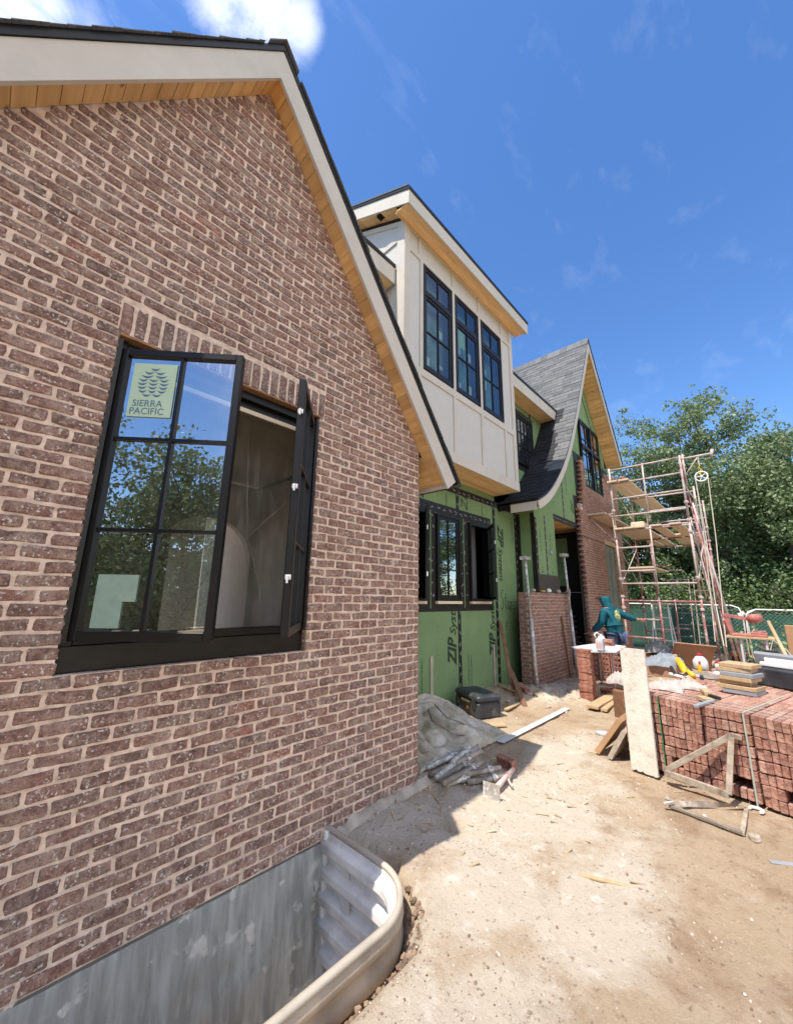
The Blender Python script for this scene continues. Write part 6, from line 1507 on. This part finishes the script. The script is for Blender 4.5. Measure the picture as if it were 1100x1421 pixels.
# mortar-dust rubble by the pier and along the wall
for i,(px,py,s) in enumerate(((735,973,.07),(752,965,.06),(770,972,.09),(778,980,.05),(790,968,.06),(760,985,.05),(712,958,.05),(742,985,.04),(705,978,.05),(690,985,.04),(786,990,.04))):
    lump('mortar_lump',gz(px,py),s,s*.8,s*.6,'cement','grey mortar lump '+('at the very foot of the left steel prop','between the props, close to the pier','near the middle of the pier foot','below the middle of the pier, in front','at the right end of the pier foot','in front of the pier, toward the white flashing','against the green wall left of the props','left of the pier, beside the flashing end','in the shade right of the toolbox','nearest to the toolbox','farthest right, beside the brick stack')[i],'rubble',group='mortar lumps by the pier')
for i,(px,py) in enumerate(((722,966),(728,970),(716,962))):
    q=gz(px,py); flatbrick(q.x,q.y,gh(q.x,q.y)-.005,random.uniform(0,3),'dark red brick dropped at the foot of the left steel prop, '+('middle one','right one','left one')[i],'bricks at the prop foot')
# mortar splash strip along the base of the gable wall: low ridge
a=MB(); n=70; vs=[]
for i in range(n+1):
    x=1.92+i/n*1.05
    for k,(y,z) in enumerate(((0,.04),(-.02,.032),(-.045,.012),(-.08,-.01))):
        vs.append((x,y+(.02*noise.noise(Vector((x*9,k,1))) if k else .002),gh(x,y)+z*(1+.9*noise.noise(Vector((x*12,k*2,4))))))
a.add(vs,[(4*i+k,4*i+k+1,4*i+k+5,4*i+k+4) for i in range(n) for k in range(3)]); one(a,'mortar_ridge',M['cement'],'ridge of dropped mortar along the foot of the brick wall','mortar',smooth=True)
# gravel and crumbs: stuff
gv=MB(); gc=MB(); rg=random.Random(12)
def peb(mb,x,y,s,z=None):
    vs=[]; z=gh(x,y) if z is None else z; n=5; h=s*rg.uniform(.5,.9); an=rg.uniform(0,6)
    for zz,rr in ((-.2,.8),(.35,1.0),(1,.55)):
        for k in range(n): t=an+2*math.pi*k/n; f=rr*rg.uniform(.7,1.25)*s; vs.append((x+f*math.cos(t),y+f*math.sin(t)*.85,z+zz*h))
    mb.add(vs,[(i*n+k,i*n+(k+1)%n,(i+1)*n+(k+1)%n,(i+1)*n+k) for i in range(2) for k in range(n)]+[tuple(range(2*n,3*n))])
n=0
while n<9500:
    x=rg.uniform(.9,8.0); y=rg.uniform(-3.9,1.2); dn=noise.noise(Vector((x*1.4,y*1.4,2)))+.35*noise.noise(Vector((x*5,y*5,2)))
    if in_well(x,y,.05) or (x<2.9 and y>-.02) or (y>1.3): continue
    w=.03+max(0,dn)*2.2; w*= 1.6 if (-1.5<y<-.3 and x<5.5) else .55
    if rg.random()>w: continue
    s=rg.choice((.0018,.002,.0025,.003,.0035,.004,.005,.009 if rg.random()<.3 else .003)); peb(gv if rg.random()<.52 else gc,x,y,s*rg.uniform(.7,1.2)); n+=1
tag(gv.build('pale_grit',mat('pale_grit',(.56,.48,.40),.95,spec=.1,island=.22)),'pale mortar grit scattered over the dirt','gravel',kind='stuff')
tag(gc.build('dark_grit',mat('dark_grit',(.24,.165,.12),.95,spec=.1,island=.35)),'brown dirt crumbs scattered over the ground','gravel',kind='stuff')
db=MB(); dw=MB(); rg=random.Random(44)
for i in range(620):
    q=rg.random()
    if q<.5: x=rg.gauss(7.3,.9); y=rg.gauss(.45,.28)
    elif q<.75: x=rg.gauss(3.0,.5); y=rg.gauss(-.02,.22)
    else: x=rg.gauss(3.6,1.1); y=rg.gauss(-.9,.45)
    if x<2.9 and y>-.03 or y>1.3 or x<2.0: continue
    if rg.random()<.72: peb(db,x,y,rg.choice((.006,.009,.013,.02 if q<.5 else .010)))
    else:
        T_=Matrix.Translation((x,y,gh(x,y)+.002))@Matrix.Rotation(rg.uniform(0,6.3),4,'Z')@Matrix.Rotation(rg.uniform(-.25,.25),4,'Y'); L=rg.uniform(.015,.06); dw.box(-L,L,-.006,.006,0,.004,0,T_)
tag(db.build('mortar_crumbs',mat('mortar_crumbs',(.52,.45,.37),.95,spec=.1,island=.3,bump=.3)),'mortar crumbs and chips lying by the pier and the brick wall','rubble',kind='stuff')
tag(dw.build('wood_chips',mat('wood_chips',(.50,.38,.24),.9,island=.3)),'small wood chips scattered on the dirt','wood chips',kind='stuff')
# stones in the gap round the window well
gs=MB(); n=0
while n<700:
    t=rg.random(); 
    if t<.55: x=rg.uniform(.2,1.6); y=WELLY-rg.uniform(.03,.13)
    else: an=rg.uniform(-1.57,.3); rr=.34+rg.uniform(.03,.13); x=WELLX1-.34+rr*math.cos(an); y=WELLY+.34+rr*math.sin(an)
    peb(gs,x,y,rg.choice((.004,.006,.008,.011,.018))*rg.uniform(.8,1.3)); n+=1
tag(gs.build('loose_stones',mat('dark_stones',(.24,.165,.115),.95,spec=.1,island=.4,bump=.4)),'dark loose stones in the gap around the window well','gravel',kind='stuff')
# ================================================================= PERSON
def skin_mesh(name,nodes,edges,mats,parent,sub_=2,root=0):
    me=bpy.data.meshes.new(name); me.from_pydata([n[:3] for n in nodes],edges,[]); 
    o=bpy.data.objects.new(name,me); COL.objects.link(o)
    sk=o.modifiers.new('skin','SKIN'); sk.use_smooth_shade=True
    if not me.skin_vertices: me.skin_vertices.new()
    for i,n in enumerate(nodes):
        s=me.skin_vertices[0].data[i]; s.radius=(n[3],n[4] if len(n)>4 else n[3]); s.use_root=(i==root)
    ss=o.modifiers.new('sub','SUBSURF'); ss.levels=sub_; ss.render_levels=sub_
    dg=bpy.context.evaluated_depsgraph_get(); m2=bpy.data.meshes.new_from_object(o.evaluated_get(dg)); bpy.data.objects.remove(o); m2.name=name
    m2.materials.clear()
    for m in (mats if isinstance(mats,list) else [mats]): m2.materials.append(m)
    m2.polygons.foreach_set('use_smooth',[True]*len(m2.polygons))
    o=bpy.data.objects.new(name,m2); COL.objects.link(o); o.parent=parent; return o
# local frame: person faces +Y(local) ; x local right
px_,py_=9.45,.08
per=thing('person',(px_,py_,gh(px_,py_)),'worker in a teal hooded top and cap reaching toward the scaffold','person',rz=math.radians(-15))
# body (skin) continuous: pelvis root
bn=[(0,0,.92,.15,.11),(0,.02,1.08,.15,.105),(0,.05,1.25,.175,.115),(0,.09,1.37,.165,.10),(0,.13,1.47,.055,.055),(0,.17,1.53,.055,.06),(0,.19,1.60,.085,.095),(0,.18,1.68,.06,.07),
 (.11,0,.86,.095,.09),(.13,.02,.48,.062,.065),(.14,-.02,.10,.045,.05),(.15,.14,.04,.04,.035),
 (-.11,0,.86,.095,.09),(-.13,.04,.48,.062,.065),(-.14,.02,.10,.045,.05),(-.15,.17,.04,.04,.035),
 (.20,.06,1.37,.055,.06),(.38,-.06,1.27,.042,.045),(.56,-.17,1.21,.032,.03),(.62,-.21,1.20,.028,.018),
 (-.20,.09,1.36,.055,.06),(-.25,.14,1.12,.042,.045),(-.30,.32,.95,.032,.03),(-.31,.38,.92,.028,.018)]
be=[(0,1),(1,2),(2,3),(3,4),(4,5),(5,6),(6,7),(0,8),(8,9),(9,10),(10,11),(0,12),(12,13),(13,14),(14,15),(3,16),(16,17),(17,18),(18,19),(3,20),(20,21),(21,22),(22,23)]
skin_mesh('body',bn,be,M['skin'],per)
def grow(n,d,idx): return [(q[0],q[1],q[2],q[3]+d,(q[4] if len(q)>4 else q[3])+d) for q in [n[i] for i in idx]]
hn=grow(bn,.034,[1,2,3,16,17,18,20,21,22])+[(0,.10,1.43,.085,.075),(0,-.01,.90,.19,.15),(0,-.01,.80,.17,.135)]
he=[(11,10),(10,0),(0,1),(1,2),(2,9),(2,3),(3,4),(4,5),(2,6),(6,7),(7,8)]
skin_mesh('hooded_top',hn,he,M['teal'],per,root=1)
hd=[(0,.05,1.36,.13,.10),(0,.10,1.45,.10,.09),(0,.14,1.55,.115,.11),(0,.16,1.63,.125,.12),(0,.165,1.70,.10,.10)]
skin_mesh('hood',hd,[(0,1),(1,2),(2,3),(3,4)],M['teal'],per)
jn=[(q[0],q[1],q[2],q[3]+.018,(q[4] if len(q)>4 else q[3])+.018) for q in [bn[0],bn[8],bn[9],bn[10],bn[12],bn[13],bn[14]]]
skin_mesh('jeans',jn,[(0,1),(1,2),(2,3),(0,4),(4,5),(5,6)],M['jeans'],per)
a=MB(); a.add([(-.06,.24,1.66),(.06,.24,1.66),(.045,.36,1.645),(0,.385,1.64),(-.045,.36,1.645),(-.06,.24,1.672),(.06,.24,1.672),(.045,.36,1.655),(0,.385,1.65),(-.045,.36,1.655)],[(4,3,2,1,0),(5,6,7,8,9),(0,1,6,5),(1,2,7,6),(2,3,8,7),(3,4,9,8),(4,0,5,9)]); a.build('cap_brim',M['teal'],per,local=True)
a=MB()
for s in (-1,1):
    a.bbox(.14*s-.05,.14*s+.05,-.08,.20,0,.09,.02)
a.build('shoes',M['darkwood'],per,local=True)
# fingers
def hand(base,dirv,side,parent):
    B_=Vector(base); d=Vector(dirv).normalized(); s=Vector(side).normalized(); n=d.cross(s)
    nodes=[(*B_,.022,.014),(*(B_+d*.05),.032,.013)]; ed=[(0,1)]
    for k,(o_,L) in enumerate(((-.027,.058),(-.009,.070),(.009,.066),(.027,.050))):
        i=len(nodes); p=B_+d*.07+s*o_; nodes+=[(*p,.0095,.0095),(*(p+d*L*.5-n*.004),.0088,.0088),(*(p+d*L-n*.022),.007,.007)]; ed+=[(1,i),(i,i+1),(i+1,i+2)]
    i=len(nodes); p=B_+d*.025-s*.035; nodes+=[(*p,.011,.011),(*(p+d*.035-s*.016-n*.012),.009,.009)]; ed+=[(0,i),(i,i+1)]
    skin_mesh('hand',nodes,ed,M['skin'],parent,1)
hand((.61,-.205,1.20),(.85,-.5,-.02),(0,.1,1),per); hand((-.31,.375,.92),(-.1,1,-.4),(1,0,.2),per)
# back print: irregular sunburst just proud of the cloth
a=MB(); n=26; cen=Vector((.02,-.072,1.29)); ring=[]
for k in range(n):
    t=2*math.pi*k/n; r=.115*(1 if k%2 else .84); x=r*math.cos(t); z=r*1.15*math.sin(t); ring.append((cen.x+x,cen.y-.035+abs(x)*.30+max(0,z)*.25,cen.z+z))
a.add([tuple(cen+Vector((0,-.04,0)))]+ring,[(0,1+k,1+(k+1)%n) for k in range(n)]); a.build('back_print',M['yprint'],per,local=True)
a=MB(); a.tube([(-.045,.262,1.60),(0,.285,1.585),(.045,.262,1.60)],.006,5); a.tube([(0,.27,1.63),(0,.295,1.605)],.012,6); a.build('nose_and_mouth',M['skin'],per,local=True)
a=MB()
for s in (-1,1): a.lathe([(.0,-.006),(.009,0),(0,.006)],(s*.033,.272,1.632),8)
a.build('eyes',M['rubber'],per,local=True)
